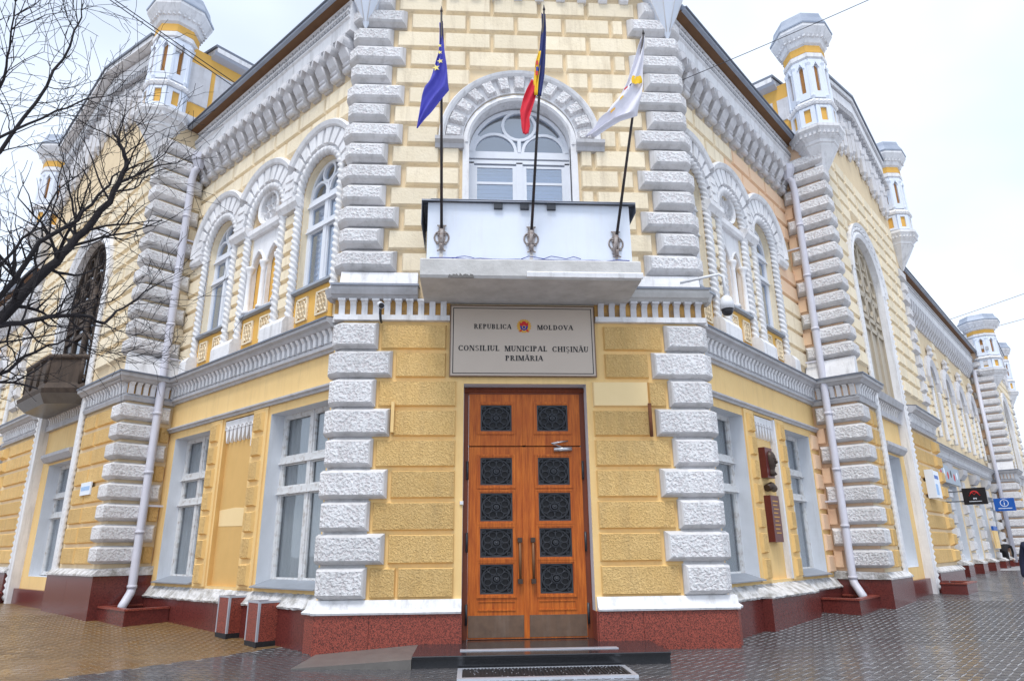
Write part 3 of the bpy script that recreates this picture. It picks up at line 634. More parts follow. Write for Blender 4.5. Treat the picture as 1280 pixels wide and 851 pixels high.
def mid_cornice(fr, u0, u1, k, parent, m='grey_trim'):
    c = obj('string_cornice', MB(fr).prism([(-.1, 4.56), (.05+k, 4.56), (.07+k, 4.60), (.11+k, 4.62), (.11+k, 4.67), (.08+k, 4.70), (.05+k, 4.72), (.05+k, 4.95), (.18+k, 4.95), (.22+k, 5.0), (.28+k, 5.03), (.29+k, 5.10), (-.1, 5.16)], u0, u1), m, parent)
    obj('flashing', MB(fr).prism([(-.1, 5.19), (.31+k, 5.115), (.31+k, 5.085), (.30+k, 5.085), (.297+k, 5.105), (-.1, 5.165)], u0, u1), 'lead', c)
    dentil_row(fr, u0+.02, u1-.02, .17, .085, .05+k, .17+k, 4.725, 4.95, 'white', c)
    return c
def top_cornice(fr, u0, u1, k, parent, corbels=True):
    band = obj('cornice', MB(fr).prism([(-.1, 10.96), (.33+k, 10.96), (.34+k, 11.22), (.38+k, 11.25), (.38+k, 11.28), (.35+k, 11.30), (.35+k, 11.36), (.40+k, 11.38), (.40+k, 11.41), (.32+k, 11.43), (.32+k, 11.62), (.36+k, 11.65), (-.1, 11.66)], u0, u1), 'white', parent)
    t = MB(fr); n = int((u1-u0)/.1); s = (u1-u0)/n
    for j in range(n): t.box(u0+(j+.2)*s, u0+(j+.8)*s, .33+k, .39+k, 11.30, 11.365)
    obj('dentils', t, 'grey_trim', band, kind='stuff')
    t = MB(fr); n = int((u1-u0)/.26); s = (u1-u0)/n
    for j in range(n):
        c = u0+(j+.5)*s; t.arc(c, 11.53, [(.05, .31+k), (.065, .345+k), (.08, .31+k)], 0, 2*PI, 8); t.tube([(c+s*.42, .335+k, 11.45), (c+s*.55, .335+k, 11.61)], .016, 4)
    obj('relief', t, 'grey_trim', band, kind='stuff')
    eave = obj('eave', MB(fr).prism([(.3+k, 11.665), (.56+k, 11.665), (.56+k, 11.70), (.3+k, 11.70)], u0, u1), 'soffit', parent)
    obj('roof_edge', MB(fr).prism([(.54+k, 11.655), (.62+k, 11.66), (.64+k, 11.72), (.60+k, 11.76), (.3+k, 11.82), (.3+k, 11.705), (.54+k, 11.705)], u0-.0, u1), 'roof_metal', eave)
    obj('gutter_edge', MB(fr).tube([(u0, .645+k, 11.71), (u1, .645+k, 11.71)], .022, 6), 'lead', eave)
    obj('roof', MB(fr).prism([(.56+k, 11.77), (.58+k, 11.81), (-6, 14.9), (-6, 14.8)], u0, u1), 'roof_metal', parent)
    if corbels:
        n = int(round((u1-u0-.1)/.42)); s = (u1-u0-.1)/n
        for j in range(n): inst('corbel', CORB, band, fr.M @ Matrix.Translation(fr.L(u0+.05+(j+.5)*s, k, 10.21)))
        obj('corbel_backing', MB(fr).box(u0, u1, -.1, .05+k, 10.80, 10.965), 'white', band)
    return band
def lancet(cu, hw, z0, zs, n=8):
    R = hw*1.9; p = [(cu-hw, z0), (cu+hw, z0)]; amax = math.acos((R-hw)/R)
    p += [(cu+hw-R+R*math.cos(amax*k/n), zs+R*math.sin(amax*k/n)) for k in range(n+1)]
    p += [(cu-hw+R-R*math.cos(amax*k/n), zs+R*math.sin(amax*k/n)) for k in range(n-1, -1, -1)]
    return p

def bay(fr, E, gw, strips, panel, arch, hw, side):
    kp = .065 if side == 'L' else .234
    ap = lambda c: arch_out(c, hw, 6.02, 8.08, 20)
    # lower wall
    lm = MB(fr); wall(lm, rect(-.08, E+.02, -.5, 5.15), [rect(a, b, .76, 3.75) for a, b in gw]+[rect(panel[0], panel[1], .72, 3.86)], 0, 0)
    lw = obj('wing_wall', lm, 'yellow', TH)
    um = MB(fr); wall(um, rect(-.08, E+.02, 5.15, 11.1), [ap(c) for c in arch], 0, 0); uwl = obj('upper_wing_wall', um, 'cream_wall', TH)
    pr = MB(fr); reveal(pr, rect(panel[0], panel[1], .72, 3.86), .002, .09); pr.box(panel[0]-.02, panel[1]+.02, -.10, -.085, .7, 3.9); pn = obj('blind_panel', pr, 'panel_tan' if side == 'L' else 'yellow', lw)
    if side == 'L': obj('paint_patch', MB(fr).poly([(panel[0]+.16, 1.78), (panel[1]-.03, 1.80), (panel[1]-.01, 2.10), (panel[0]+.5, 2.13), (panel[0]+.13, 2.11)], -.086, -.080), 'yellow_patch', pn)
    else: obj('panel_edge', MB(fr).box(panel[1]-.05, panel[1]+.03, -.085, .03, .72, 3.86), 'white', pn)
    # fringe at the head of the panel
    fg = MB(fr); fg.box(panel[0], panel[1], -.08, -.01, 3.66, 3.84); n = 7; s = (panel[1]-panel[0])/n
    for j in range(n):
        c = panel[0]+(j+.5)*s; fg.poly([(c-s*.42, 3.66), (c-s*.16, 3.48), (c, 3.40), (c+s*.16, 3.48), (c+s*.42, 3.66)], -.08, -.02); fg.arc(c, 3.66, [(s*.26, -.02), (s*.36, .005), (s*.46, -.02)], 0, PI, 8)
    fg.box(panel[0], panel[0]+.07, -.08, -.02, 3.25, 3.66)
    obj('fringe', fg, 'white', pn)
    # rusticated strips beside the panel
    for a, b in strips:
        st = obj('strip', MB(fr).box(a-.03, b+.03, -.05, .03, .70, 3.90), 'yellow', lw)
        nb = 7; h = 3.16/nb
        for j in range(nb): stone('strip_block', fr, a+.06, b-.06, .74+j*h, .74+(j+1)*h-.07, .06, .03, 'yellow_rough', st, d0=.03)
    # windows of the ground floor
    for j, (a, b) in enumerate(gw):
        rv = MB(fr); reveal(rv, rect(a, b, .76, 3.75), .003, .34); rw = obj('window_reveal', rv, 'reveal', TH)
        w = lath_window(fr, a, b, .80, 3.75, -.30, TH, (2.36, 2.90), lab='ground floor window with peeling white frame, %s in the %s wing' % ('next to the corner' if j == 0 else 'next to the drain pipe', 'left' if side == 'L' else 'right'))
        obj('sill', MB(fr).prism([(-.30, .80), (-.28, .86), (.10, .75), (.10, .73), (-.30, .74)], a-.03, b+.03), 'metal_grey', w)
    # worn ledge, apron and granite plinth
    prj = (panel[0]-.85, panel[1]+.5) if side == 'R' else (panel[0]-.7, panel[1]+.6)
    random.seed(11)
    lg = MB(fr); nst = 90
    prev = None
    for j in range(nst+1):
        u = .2+(E-.2)*j/nst; pj = .18 if (prj[0] < u < prj[1] and side == 'R') else .0; r = lambda a: random.uniform(-a, a)
        ring = [lg.pt(u, d, z) for d, z in ((-.05, .44), (.14+pj+r(.008), .445+r(.006)), (.155+pj+r(.008), .475+r(.008)), (.11+pj*.9+r(.008), .515+r(.01)), (.025, .64+r(.01)), (-.05, .72))]
        if prev:
            for k in range(6): lg.face((prev[k], prev[(k+1) % 6], ring[(k+1) % 6], ring[k]))
        else: lg.face(ring[::-1])
        prev = ring
    lg.face(prev); obj('ledge', lg, 'white_worn', lw)
    us = [.15, prj[0]-.003, (prj[0]+prj[1])/2, prj[1]+.003, (prj[1]+E)/2, E+.1]
    for a, b in zip(us, us[1:]):
        pj = .30 if (prj[0]-.01 <= a and b <= prj[1]+.01 and side == 'R') else .12
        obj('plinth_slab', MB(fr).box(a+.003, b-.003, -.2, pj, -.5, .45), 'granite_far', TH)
    # string course over the windows and the bracketed cornice
    obj('string_course', MB(fr).prism([(-.05, 3.91), (.05, 3.91), (.06, 3.94), (.10, 3.97), (.10, 4.0), (-.05, 4.03)], .1, E+.0), 'grey_trim', lw)
    mid_cornice(fr, .12, E, 0, TH)
    # ---- upper floor
    sp = arch[1]-arch[0]
    for i, c in enumerate(arch):
        rv = MB(fr); reveal(rv, ap(c), .004, .20 if i != 1 else .14); obj('window_reveal', rv, 'cream', uwl)
        # rope moulding: up one side, round the arch and down the other
        rr_ = hw+.10; pts = [(c-rr_, .05, 5.52+.021*k) for k in range(123)]; pts = [p for p in pts if p[2] < 8.08]
        arcp = [(c+rr_*math.cos(t), .05, 8.08+rr_*math.sin(t)) for t in [PI-PI*k/108 for k in range(109)]]
        pts = pts+arcp+[(c+rr_, .05, p[2]) for p in pts[::-1]]
        if i == 0: pts = [p for p in pts if p[0] > .1]
        obj('rope_moulding', MB(fr).tube(pts, .082, 15, twist=(3, 8.0, .22)), 'white', uwl)
        b = MB(fr); b.arc(c, 8.08, [(hw+.18, -.04), (hw+.62, -.04), (hw+.62, .055), (hw+.18, .055)], .0, PI if i else PI-math.acos(min(1, (c-.02)/(hw+.62))), 24); obj('arch_backing', b, 'white', uwl)
        R0, R1 = hw+.20, hw+.56; n = 11; a0 = .12
        for j in range(n):
            t0 = a0+(PI-2*a0)*(j+.07)/n; t1 = a0+(PI-2*a0)*(j+.93)/n; tm = (t0+t1)/2
            lim = (sp/2-.02)/max(.01, abs(math.cos(tm))); r1 = R1
            if i == 0 and tm > PI/2: lim = (c-.08)/max(.01, abs(math.cos(tm)))
            if not (i == 2 and tm < PI/2): r1 = min(R1, lim)
            if r1-R0 < .1: continue
            mb = MB(fr); e = .02; dt = .02
            A = [mb.pt(c+r*math.cos(t), .05, 8.08+r*math.sin(t)) for r, t in ((R0, t0), (r1, t0), (r1, t1), (R0, t1))]
            B = [mb.pt(c+r*math.cos(t), .15, 8.08+r*math.sin(t)) for r, t in ((R0+e, t0+dt), (r1-e, t0+dt), (r1-e, t1-dt), (R0+e, t1-dt))]
            for k in range(4): mb.face((A[k], A[(k+1) % 4], B[(k+1) % 4], B[k]))
            mb.face(B); obj('voussoir', mb, 'white', uwl)
        al = math.acos(min(1, (sp/2)/(hw+.66)))
        lo = 0 if i == 2 else al; hi = PI-al if i > 0 else PI-math.acos(min(1, (c-.05)/(hw+.66)))
        h = MB(fr); h.arc(c, 8.08, [(hw+.55, .0), (hw+.70, .0), (hw+.70, .17), (hw+.66, .22), (hw+.58, .19), (hw+.55, .15)], lo, hi, 30); obj('hood_mould', h, 'white', uwl)
        # panel with two rosettes under each opening
        pb = obj('ornament_panel', MB(fr).box(c-hw-.02, c+hw+.02, -.03, .015, 5.17, 5.98), 'ochre', uwl)
        for sx in (-.5, .5): inst('rosette', ROS, pb, fr.M @ Matrix.Translation(fr.L(c+sx*hw*1.05, .014, 5.60)) @ Matrix.Diagonal((hw/.66, 1, 1.15, 1)))
        obj('sill', MB(fr).prism([(-.3, 6.06), (.10, 6.02), (.11, 5.965), (.05, 5.94), (-.3, 5.94)], c-hw-.03, c+hw+.03), 'metal_grey', pb)
        if i != 1:
            w = lath_window(fr, c-hw, c+hw, 6.05, 8.75, -.15, TH, (7.35, 7.90), m='white_frame', arched=8.08, glass='glass_upper', lab='arched upper window with rope moulding, %s in the %s wing' % ('nearest the corner' if i == 0 else 'beside the drain pipe', 'left' if side == 'L' else 'right'))
        else:
            nb = MB(fr); wall(nb, arch_out(c, hw+.01, 6.02, 8.08, 20), [], -.13, 0); nic = obj('niche', nb, 'ochre', uwl)
            lh = hw*.36; cs = (c-hw*.5, c+hw*.5)
            lp = MB(fr); wall(lp, rect(c-hw, c+hw, 6.06, 7.82), [lancet(x, lh, 6.14, 7.02) for x in cs], -.03, .09); obj('lancet_screen', lp, 'white', nic)
            for x in cs:
                rb = MB(fr); q = lancet(x, lh+.03, 7.02, 7.03)[2:]; rb.tube([(a_, -.02, z_) for a_, z_ in q], .03, 6); obj('lancet_rib', rb, 'white', nic)
            for x in (c-hw*.93, c, c+hw*.93):
                cl = MB(fr).lathe(x, .0, [(.09, 6.06), (.09, 6.12), (.06, 6.16), (.055, 6.9), (.06, 6.92), (.05, 6.94), (.09, 7.04), (.10, 7.08), (.10, 7.12)], 10, sm=True); obj('colonnette', cl, 'white', nic)
            obj('lintel', MB(fr).prism([(-.13, 7.80), (.05, 7.80), (.09, 7.86), (.09, 7.97), (-.13, 8.0)], c-hw-.22, c+hw+.22), 'white', nic)
            rm = MB(fr); rc = 8.36; q = hw*.62
            rm.arc(c, rc, [(q*.82, -.13), (q*.86, .04), (q*1.0, .07), (q*1.08, .03), (q*1.08, -.13)], 0, 2*PI, 26); rm.arc(c, rc, [(q*.14, -.1), (q*.2, .0), (q*.26, -.1)], 0, 2*PI, 10)
            for k in range(6):
                t = k*PI/3; rm.arc(c+q*.52*math.cos(t), rc+q*.52*math.sin(t), [(q*.18, -.1), (q*.24, -.01), (q*.30, -.1)], 0, 2*PI, 10); rm.tube([(c+q*.2*math.cos(t+.52), -.04, rc+q*.2*math.sin(t+.52)), (c+q*.84*math.cos(t+.52), -.04, rc+q*.84*math.sin(t+.52))], .022, 5)
            obj('round_rosette', rm, 'white', nic); obj('rosette_ground', MB(fr).arc(c, rc, [(0.001, -.128), (q*.9, -.128), (q*.9, -.10), (.001, -.10)], 0, 2*PI, 24), 'grey_trim', nic)
    # piers between the openings
    for i, c in enumerate((arch[0]+sp/2, arch[1]+sp/2)):
        pw = sp/2-hw-.20
        for j in range(7): stone('pier_block', fr, c-pw, c+pw, 5.78+j*.295, 5.78+(j+1)*.295-.05, .07, .03, 'cream', uwl, d0=.0)
        obj('impost', MB(fr).prism([(-.05, 7.84), (.12, 7.84), (.16, 7.90), (.20, 7.95), (.20, 8.05), (-.05, 8.08)], c-sp/2+hw+.02, c+sp/2-hw-.02), 'white', uwl)
        for j in range(3): stone('impost_block', fr, c-pw*.9, c+pw*.9, 8.10+j*.2, 8.28+j*.2, .14, .02, 'white', uwl, d0=.03)
        obj('pedestal', MB(fr).prism([(-.05, 5.17), (.26, 5.15), (.26, 5.40), (.2, 5.50), (-.05, 5.54)], c-sp/2+hw-.03, c+sp/2-hw+.03), 'white', uwl)
    obj('pedestal', MB(fr).prism([(-.05, 5.17), (.26, 5.15), (.26, 5.40), (.2, 5.50), (-.05, 5.54)], arch[2]+hw-.03, arch[2]+hw+.30), 'white', uwl)
    c = arch[2]+hw
    obj('impost', MB(fr).prism([(-.05, 7.86), (.12, 7.86), (.18, 7.95), (.18, 8.05), (-.05, 8.08)], c+.18, c+.74), 'white', uwl)
    for j in range(2): stone('impost_block', fr, c+.22, c+.55, 8.10+j*.2, 8.28+j*.2, .13, .02, 'white', uwl, d0=.03)
    # dressed blocks: by the inner corner and above the arches
    mm = 'cream' if side == 'L' else 'salmon'
    for k in range(12):
        z0 = UZ0-.43+UP*k; z1 = z0+UP-.035; a = c+.24+(.0 if k % 2 else .1); 
        if z0 > 8.0: continue
        if E-a > .1: stone('ashlar_block', fr, a, E-.01, z0, z1, .06, .03, mm if k > 3 else 'cream', uwl)
    for k in range(8, 11):
        z0 = UZ0-.43+UP*k-.03; z1 = z0+UP-.035; x = .18+(.45 if k % 2 else 0)
        xs = [.18]+([x] if x > .3 else [])
        while xs[-1]+.95 < E-.2: xs.append(xs[-1]+.95)
        xs.append(E-.01)
        for a, b in zip(xs, xs[1:]):
            if k == 8 and any(abs((a+b)/2-q) < .85 for q in arch): continue
            if b-a > .15: stone('ashlar_block', fr, a+.01, b-.015, z0, z1, .06, .035, 'cream' if (side == 'L' or b < E*.55) else 'salmon', uwl)
    if side == 'R':
        for j in range(7): stone('strip_block', fr, gw[1][1]+.08, E-.06, .76+j*.45, .76+j*.45+.38, .05, .03, 'salmon', lw)
    else: pass
    top_cornice(fr, .0, E+.02, 0, TH)
    # drain pipe
    pu = E-.20; pd = .40
    px = MB(fr); px.tube([(pu-.14, .30, 10.62), (pu-.04, pd-.02, 10.45), (pu, pd, 10.25), (pu, pd, .62), (pu-.02, pd+.02, .54), (pu-.16, pd+.16, .36), (pu-.18, pd+.20, .30), (pu-.18, pd+.21, .20)], .085, 12)
    pipe = obj('drain_pipe', px, 'pipe', TH, label='grey metal drain pipe in the corner of the %s wing' % ('left' if side == 'L' else 'right'))
    for z in (9.2, 7.8, 6.4, 4.3, 3.0, 1.75, .66): obj('pipe_collar', MB(fr).tube([(pu, pd, z-.03), (pu, pd, z+.03)], .098, 12), 'pipe', pipe)
    for z in (8.6, 5.6, 2.3): obj('pipe_bracket', MB(fr).box(pu-.012, pu+.012, 0, pd, z-.02, z+.02), 'pipe', pipe)
    hp = MB(fr).lathe(pu-.1, .30, [(.10, 10.5), (.20, 10.75), (.21, 10.9)], 8); obj('pipe_hopper', hp, 'pipe', pipe)

bay(WL, EL, [(.25, 2.16), (4.60, 6.27)], [(2.28, 2.74), (4.06, 4.50)], (2.83, 3.96), [1.05, 3.06, 5.07], .62, 'L')
bay(WR, ER, [(.25, 2.05), (4.14, 5.72)], [(2.10, 2.50), (3.67, 4.08)], (2.57, 3.60), [.62, 2.42, 4.22], .56, 'R')

# ================================================================== projecting bays with turrets and gables
def turret(fr, cu, cd, z, k, parent, label=None, kr=1.):
    """octagonal turret on a cone; z = height of the tip, k = scale"""
    kz = k; k = k*kr; Z = lambda h: z+h*kz
    core = obj('turret', MB(fr).lathe(cu, cd, [(.03, Z(0)), (.46*k, Z(.80)), (.46*k, Z(.83)), (.50*k, Z(.86)), (.50*k, Z(.94)), (.58*k, Z(1.02)), (.64*k, Z(1.15)), (.70*k, Z(1.22)), (.70*k, Z(1.30)), (.52*k, Z(1.36)), (.52*k, Z(1.94)), (.60*k, Z(1.96)), (.63*k, Z(2.04)), (.58*k, Z(2.10)), (.52*k, Z(2.16)), (.47*k, Z(2.18)), (.47*k, Z(3.42)), (.56*k, Z(3.48)), (.56*k, Z(3.60)), (.52*k, Z(3.62)), (.52*k, Z(3.88)), (.58*k, Z(3.92)), (.62*k, Z(4.05)), (.70*k, Z(4.14)), (.80*k, Z(4.32)), (.80*k, Z(4.42)), (.70*k, Z(4.62)), (.66*k, Z(4.80)), (.10, Z(4.95))], 8), 'white', parent, label=label)
    oc = MB(fr).lathe(cu, cd, [(.535*k, Z(3.64)), (.535*k, Z(3.86))], 8); obj('ochre_band', oc, 'ochre', core)
    cs = MB(fr).lathe(cu, cd, [(.82*k, Z(4.40)), (.83*k, Z(4.44)), (.72*k, Z(4.66)), (.68*k, Z(4.83)), (.1, Z(4.99)), (.05, Z(4.97)), (.66*k, Z(4.80)), (.70*k, Z(4.62))], 8); obj('cap', cs, 'roof_metal', core)
    d1 = MB(fr)
    for j in range(32):
        a = PI/8+j*2*PI/32; seg = math.cos(PI/8)/math.cos(((a-PI/8) % (PI/4))-PI/8)
        for r, zz, h in ((.66, 4.06, .20), (.62, 1.05, .12), (.60, 1.99, .08)):
            q = r*k*seg; u, d = cu+q*math.cos(a), cd+q*math.sin(a); d1.box(u-.022*k, u+.022*k, d-.03*k, d+.03*k, Z(zz), Z(zz+h))
    obj('dentils', d1, 'white', core, kind='stuff')
    ap = math.cos(PI/8)
    for j in range(8):
        a = j*PI/4+PI/4; mid = a-PI/8+PI/8
        # box windows and tall slits on each face
        n = Vector((math.cos(a), math.sin(a))); t = Vector((-n.y, n.x))
        def face_poly(mb, r, pts, th):
            A = [mb.pt(cu+n.x*r*k+t.x*s_*k, cd+n.y*r*k+t.y*s_*k, Z(z_)) for s_, z_ in pts]; B = [mb.pt(cu+n.x*(r+th)*k+t.x*s_*k, cd+n.y*(r+th)*k+t.y*s_*k, Z(z_)) for s_, z_ in pts]
            m_ = len(pts)
            for q in range(m_): mb.face((A[q], A[(q+1) % m_], B[(q+1) % m_], B[q]))
            mb.face(A[::-1]); mb.face(B)
        wn = MB(fr); face_poly(wn, .52*ap+.002, [(-.085, 1.46), (.085, 1.46), (.085, 1.86), (-.085, 1.86)], .01); obj('turret_panel', wn, 'ochre', core)
        fr_ = MB(fr)
        for pts in ([(-.20, 1.38), (-.085, 1.38), (-.085, 1.93), (-.20, 1.93)], [(.085, 1.38), (.20, 1.38), (.20, 1.93), (.085, 1.93)], [(-.085, 1.38), (.085, 1.38), (.085, 1.46), (-.085, 1.46)], [(-.085, 1.86), (.085, 1.86), (.085, 1.93), (-.085, 1.93)]): face_poly(fr_, .52*ap, pts, .055)
        obj('turret_frame', fr_, 'white_plain', core)
        sl = MB(fr); face_poly(sl, .47*ap+.001, [(-.05, 2.42), (.05, 2.42), (.05, 3.16), (0, 3.24), (-.05, 3.16)], .008); obj('slit', sl, 'brown_ochre', core)
        sf = MB(fr)
        for pts in ([(-.19, 2.20), (-.055, 2.20), (-.055, 3.42), (-.19, 3.42)], [(.055, 2.20), (.19, 2.20), (.19, 3.42), (.055, 3.42)], [(-.055, 2.20), (.055, 2.20), (.055, 2.40), (-.055, 2.40)], [(-.055, 3.26), (.055, 3.26), (.055, 3.42), (-.055, 3.42)]): face_poly(sf, .47*ap, pts, .06)
        face_poly(sf, .53*ap, [(-.07, 3.16), (-.10, 3.16), (-.0, 3.40), (.10, 3.16), (.07, 3.16), (0, 3.32)], .03)
        b = a+PI/8; q = .50*k; sf.lathe(cu+q*math.cos(b), cd+q*math.sin(b), [(.02, Z(2.14)), (.07*k, Z(2.24)), (.06*k, Z(2.32)), (.05*k, Z(3.20)), (.075*k, Z(3.28)), (.07*k, Z(3.34))], 6)
        obj('turret_face', sf, 'white_plain', core)
    return core

def bead_line(fr, pts, r, m, parent, name):
    """string of beads along a line"""
    P = [Vector(p) for p in pts]; out = []; step = .075
    for a, b in zip(P, P[1:]):
        n = max(1, int((b-a).length/step))
        for k in range(n): out.append(a+(b-a)*k/n)
    out.append(P[-1]); rr = [r if (i % 2) else r*.45 for i in range(len(out))]
    return obj(name, MB(fr).tube([tuple(p) for p in out], r, 6, rr=rr), m, parent)

def risalit(fr, u0, u1, ca, hw, ztop, zE, zP, side, tz, tk, tu=.35, td=.85, ov=.3, detail=True, kr=1., pz=.62):
    d0 = 1.0; gz0 = pz+.20; gp = (4.52-gz0)/8; rf = Fr(fr.W(u0, 0, 0), (PI/4 if side == 'L' else -PI/4), fr.sx)
    zs = ztop-hw; big = arch_out(ca, hw, -.45, zs, 24); uc = (u0+u1)/2
    fm = MB(fr); wall(fm, [(u0, -.6), (u1, -.6), (u1, zE-.3), (uc, zP-.3), (u0, zE-.3)], [big], d0, 0)
    fm.box(u1-.02, u1, -.2, d0-.001, -.6, zE-.3)
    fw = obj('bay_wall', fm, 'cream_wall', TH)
    rm = MB(rf); rm.box(-.3, d0-.0, -.05, 0, -.6, zE-.2); rw = obj('bay_return_wall', rm, 'salmon' if side == 'R' else 'cream_wall', TH)
    # quoins round the near corner
    c = fr.W(u0, d0, 0); inn = -(_nL if side == 'L' else _nR); along = (_uL if side == 'L' else _uR)
    def wb(vin, fo, h, D, b): 
        a = c+inn*(d0-vin); e = c+along*fo
        return wrap_block([(a.x, a.y), (c.x, c.y), (e.x, e.y)], 1 if side == 'L' else -1, D, h, b, ('white_bevel', 'white_rough'), 'quoin')
    mg = {0: wb(.26, .36, gp-.07, .16, .065), 1: wb(.06, .42, gp-.07, .16, .065)}; mu = {0: wb(.06, .42, UP-.06, .18, .09), 1: wb(.28, .36, UP-.06, .18, .09)}
    g = fr.W(u0, d0, 0); 
    for k in range(8):
        inst('quoin', mg[k % 2], rw, Matrix.Translation((0, 0, gz0+gp*(k+.5))))
        if k % 2 == 0: stone('ashlar_block', rf, .02, .23, gz0+gp*k+.03, gz0+gp*(k+1)-.05, .07, .02, 'yellow_rough' if side == 'L' else 'salmon', rw)
        a = u0+.46+(.0 if k % 2 else -.06); e = ca-hw-.42
        if e-a > .2:
            md = a+(e-a)*.55
            for p, q in ((a, md), (md, e)): stone('ashlar_block', fr, p+.02, q-.02, gz0+gp*k+.02, gz0+gp*(k+1)-.04, .06, .03, 'yellow_rough', fw, d0=d0)
    for k in range(13):
        inst('quoin', mu[k % 2], rw, Matrix.Translation((0, 0, UZ0-.3+UP*(k+.5))))
        if k % 2 == 1: stone('ashlar_block', rf, .02, .25, UZ0-.3+UP*k+.03, UZ0-.3+UP*(k+1)-.05, .06, .02, 'cream' if side == 'L' else 'salmon', rw)
    # far corner quoins on the front
    for k in range(8): stone('quoin', fr, u1-(.55 if k % 2 else .75), u1+.10, gz0+gp*k+.03, gz0+gp*(k+1)-.05, .13, .06, 'yellow_rough' if detail else 'white_rough', fw, d0=d0)
    for k in range(11): stone('quoin', fr, u1-(.5 if k % 2 else .75), u1+.10, UZ0-.3+UP*k+.03, UZ0-.3+UP*(k+1)-.05, .13, .06, 'white_rough', fw, d0=d0)
    # dressed blocks of the upper front
    for k in range(14):
        z0 = UZ0-.3+UP*k; z1 = z0+UP-.04
        h = 0 if z0 < zs else z0-zs
        ex = hw+.42 if z0 < zs else (math.sqrt(max(0, (hw+.42)**2-h*h)))
        xs = [u0+.46+(.0 if k % 2 else .06)]
        while xs[-1]+.9 < u1-.8: xs.append(xs[-1]+.9)
        xs.append(u1-.78)
        for a, b in zip(xs, xs[1:]):
            for lo, hi in (((a, b),) if ex == 0 else ((a, min(b, ca-ex)), (max(a, ca+ex), b))):
                if hi-lo > .15: stone('ashlar_block', fr, lo+.012, hi-.015, z0, z1, .09, .045, 'cream', fw, d0=d0, st=.25)
    for k in range(8):
        a = ca+hw+.42; b = u1-.8
        if b-a > .3: stone('ashlar_block', fr, a, b, gz0+gp*k+.02, gz0+gp*(k+1)-.04, .06, .03, 'yellow_rough', fw, d0=d0)
    # plinth
    for a, b in ((u0-.12, (u0+ca-hw)/2), ((u0+ca-hw)/2+.005, ca-hw-.02), (ca+hw+.35, u1+.1)):
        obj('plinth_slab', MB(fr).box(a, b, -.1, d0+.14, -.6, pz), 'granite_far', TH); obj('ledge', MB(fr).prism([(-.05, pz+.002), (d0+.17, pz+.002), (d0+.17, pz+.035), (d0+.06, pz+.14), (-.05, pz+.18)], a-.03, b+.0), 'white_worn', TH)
    # string cornice round the near pier (mitred) and on the far one
    sg_ = 1 if side == 'L' else -1; A_ = c+inn*d0; E_ = c+along*(ca-hw-.36-u0); path = [(A_.x, A_.y), (c.x, c.y), (E_.x, E_.y)]
    PF = [(-.1, 4.54), (.09, 4.54), (.12, 4.62), (.08, 4.66), (.06, 4.68), (.06, 4.93), (.20, 4.95), (.25, 5.0), (.30, 5.03), (.31, 5.12), (-.1, 5.2)]
    FF = [(-.1, 5.225), (.33, 5.14), (.33, 5.10), (.318, 5.10), (.315, 5.125), (-.1, 5.205)]
    cc = obj('string_cornice', wrap_profile(path, sg_, PF), 'grey_trim', TH); obj('flashing', wrap_profile(path, sg_, FF), 'lead', cc)
    dm = MB(CH).prism([(-.05, -.13), (.06, -.13), (.07, .05), (.13, .13), (-.05, .13)], -.05, .05).mesh('dentil', 'white')
    obj('frieze', MB(rf).box(0, d0+.05, .0, .064, 4.70, 4.93), 'stained_ochre' if side == 'L' else 'salmon', cc)
    for j in range(7): inst('dentil', dm, cc, rf.M @ Matrix.Translation(rf.L(.08+j*.15, .05, 4.81)))
    dentil_row(fr, u0-.05, ca-hw-.38, .17, .085, .05+d0, .18+d0, 4.70, 4.94, 'white', cc)
    c2 = obj('string_cornice', MB(fr).prism([(d+d0, z) for d, z in PF], ca+hw+.36, u1+.1), 'grey_trim', TH); obj('flashing', MB(fr).prism([(d+d0, z) for d, z in FF], ca+hw+.36, u1+.12), 'lead', c2); dentil_row(fr, ca+hw+.4, u1+.1, .17, .085, .05+d0, .18+d0, 4.70, 4.94, 'white', c2)
    obj('blocking_course', MB(rf).prism([(-.05, 5.19), (.22, 5.16), (.10, 5.60), (-.05, 5.60)], .02, d0+.14), 'white', TH)
    # frame of the great arch
    am = MB(fr); am.arc(ca, zs, [(hw-.02, d0-.3), (hw+.18, d0-.05), (hw+.18, d0+.07), (hw+.10, d0+.10), (hw, d0+.06)], 0, PI, 32)
    for sx in (-1, 1): am.box(*sorted((ca+sx*(hw-.02), ca+sx*(hw+.18))), d0-.3, d0+.07, .10, zs)
    obj('arch_frame', am, 'white', fw)
    rb = hw+.26; pts = [(ca-rb, d0+.05, .2), (ca-rb, d0+.05, zs)]+[(ca+rb*math.cos(PI-PI*k/40), d0+.05, zs+rb*math.sin(PI-PI*k/40)) for k in range(1, 40)]+[(ca+rb, d0+.05, zs), (ca+rb, d0+.05, .2)]
    bead_line(fr, pts, .075, 'white', fw, 'bead_moulding')
    hd = MB(fr); hd.arc(ca, zs, [(hw+.32, d0), (hw+.42, d0), (hw+.42, d0+.13), (hw+.32, d0+.10)], 0, PI, 32); obj('hood_mould', hd, 'white', fw)
    rv = MB(fr); reveal(rv, big, d0-.002, .2); obj('arch_reveal', rv, 'cream', fw)
    # filling of the arch: lower window wall, string cornice, tall glazing
    bk = MB(fr); d_ = d0-.16; gw_ = (ca-hw*.62, ca+hw*.62)
    wall(bk, rect(ca-hw-.05, ca+hw+.05, -.5, 5.2), [rect(gw_[0], gw_[1], .8, 3.6)], d_, 0); bw = obj('arch_filling', bk, 'yellow', TH)
    rv = MB(fr); reveal(rv, rect(gw_[0], gw_[1], .8, 3.6), d_+.003, .35); obj('window_reveal', rv, 'reveal', bw)
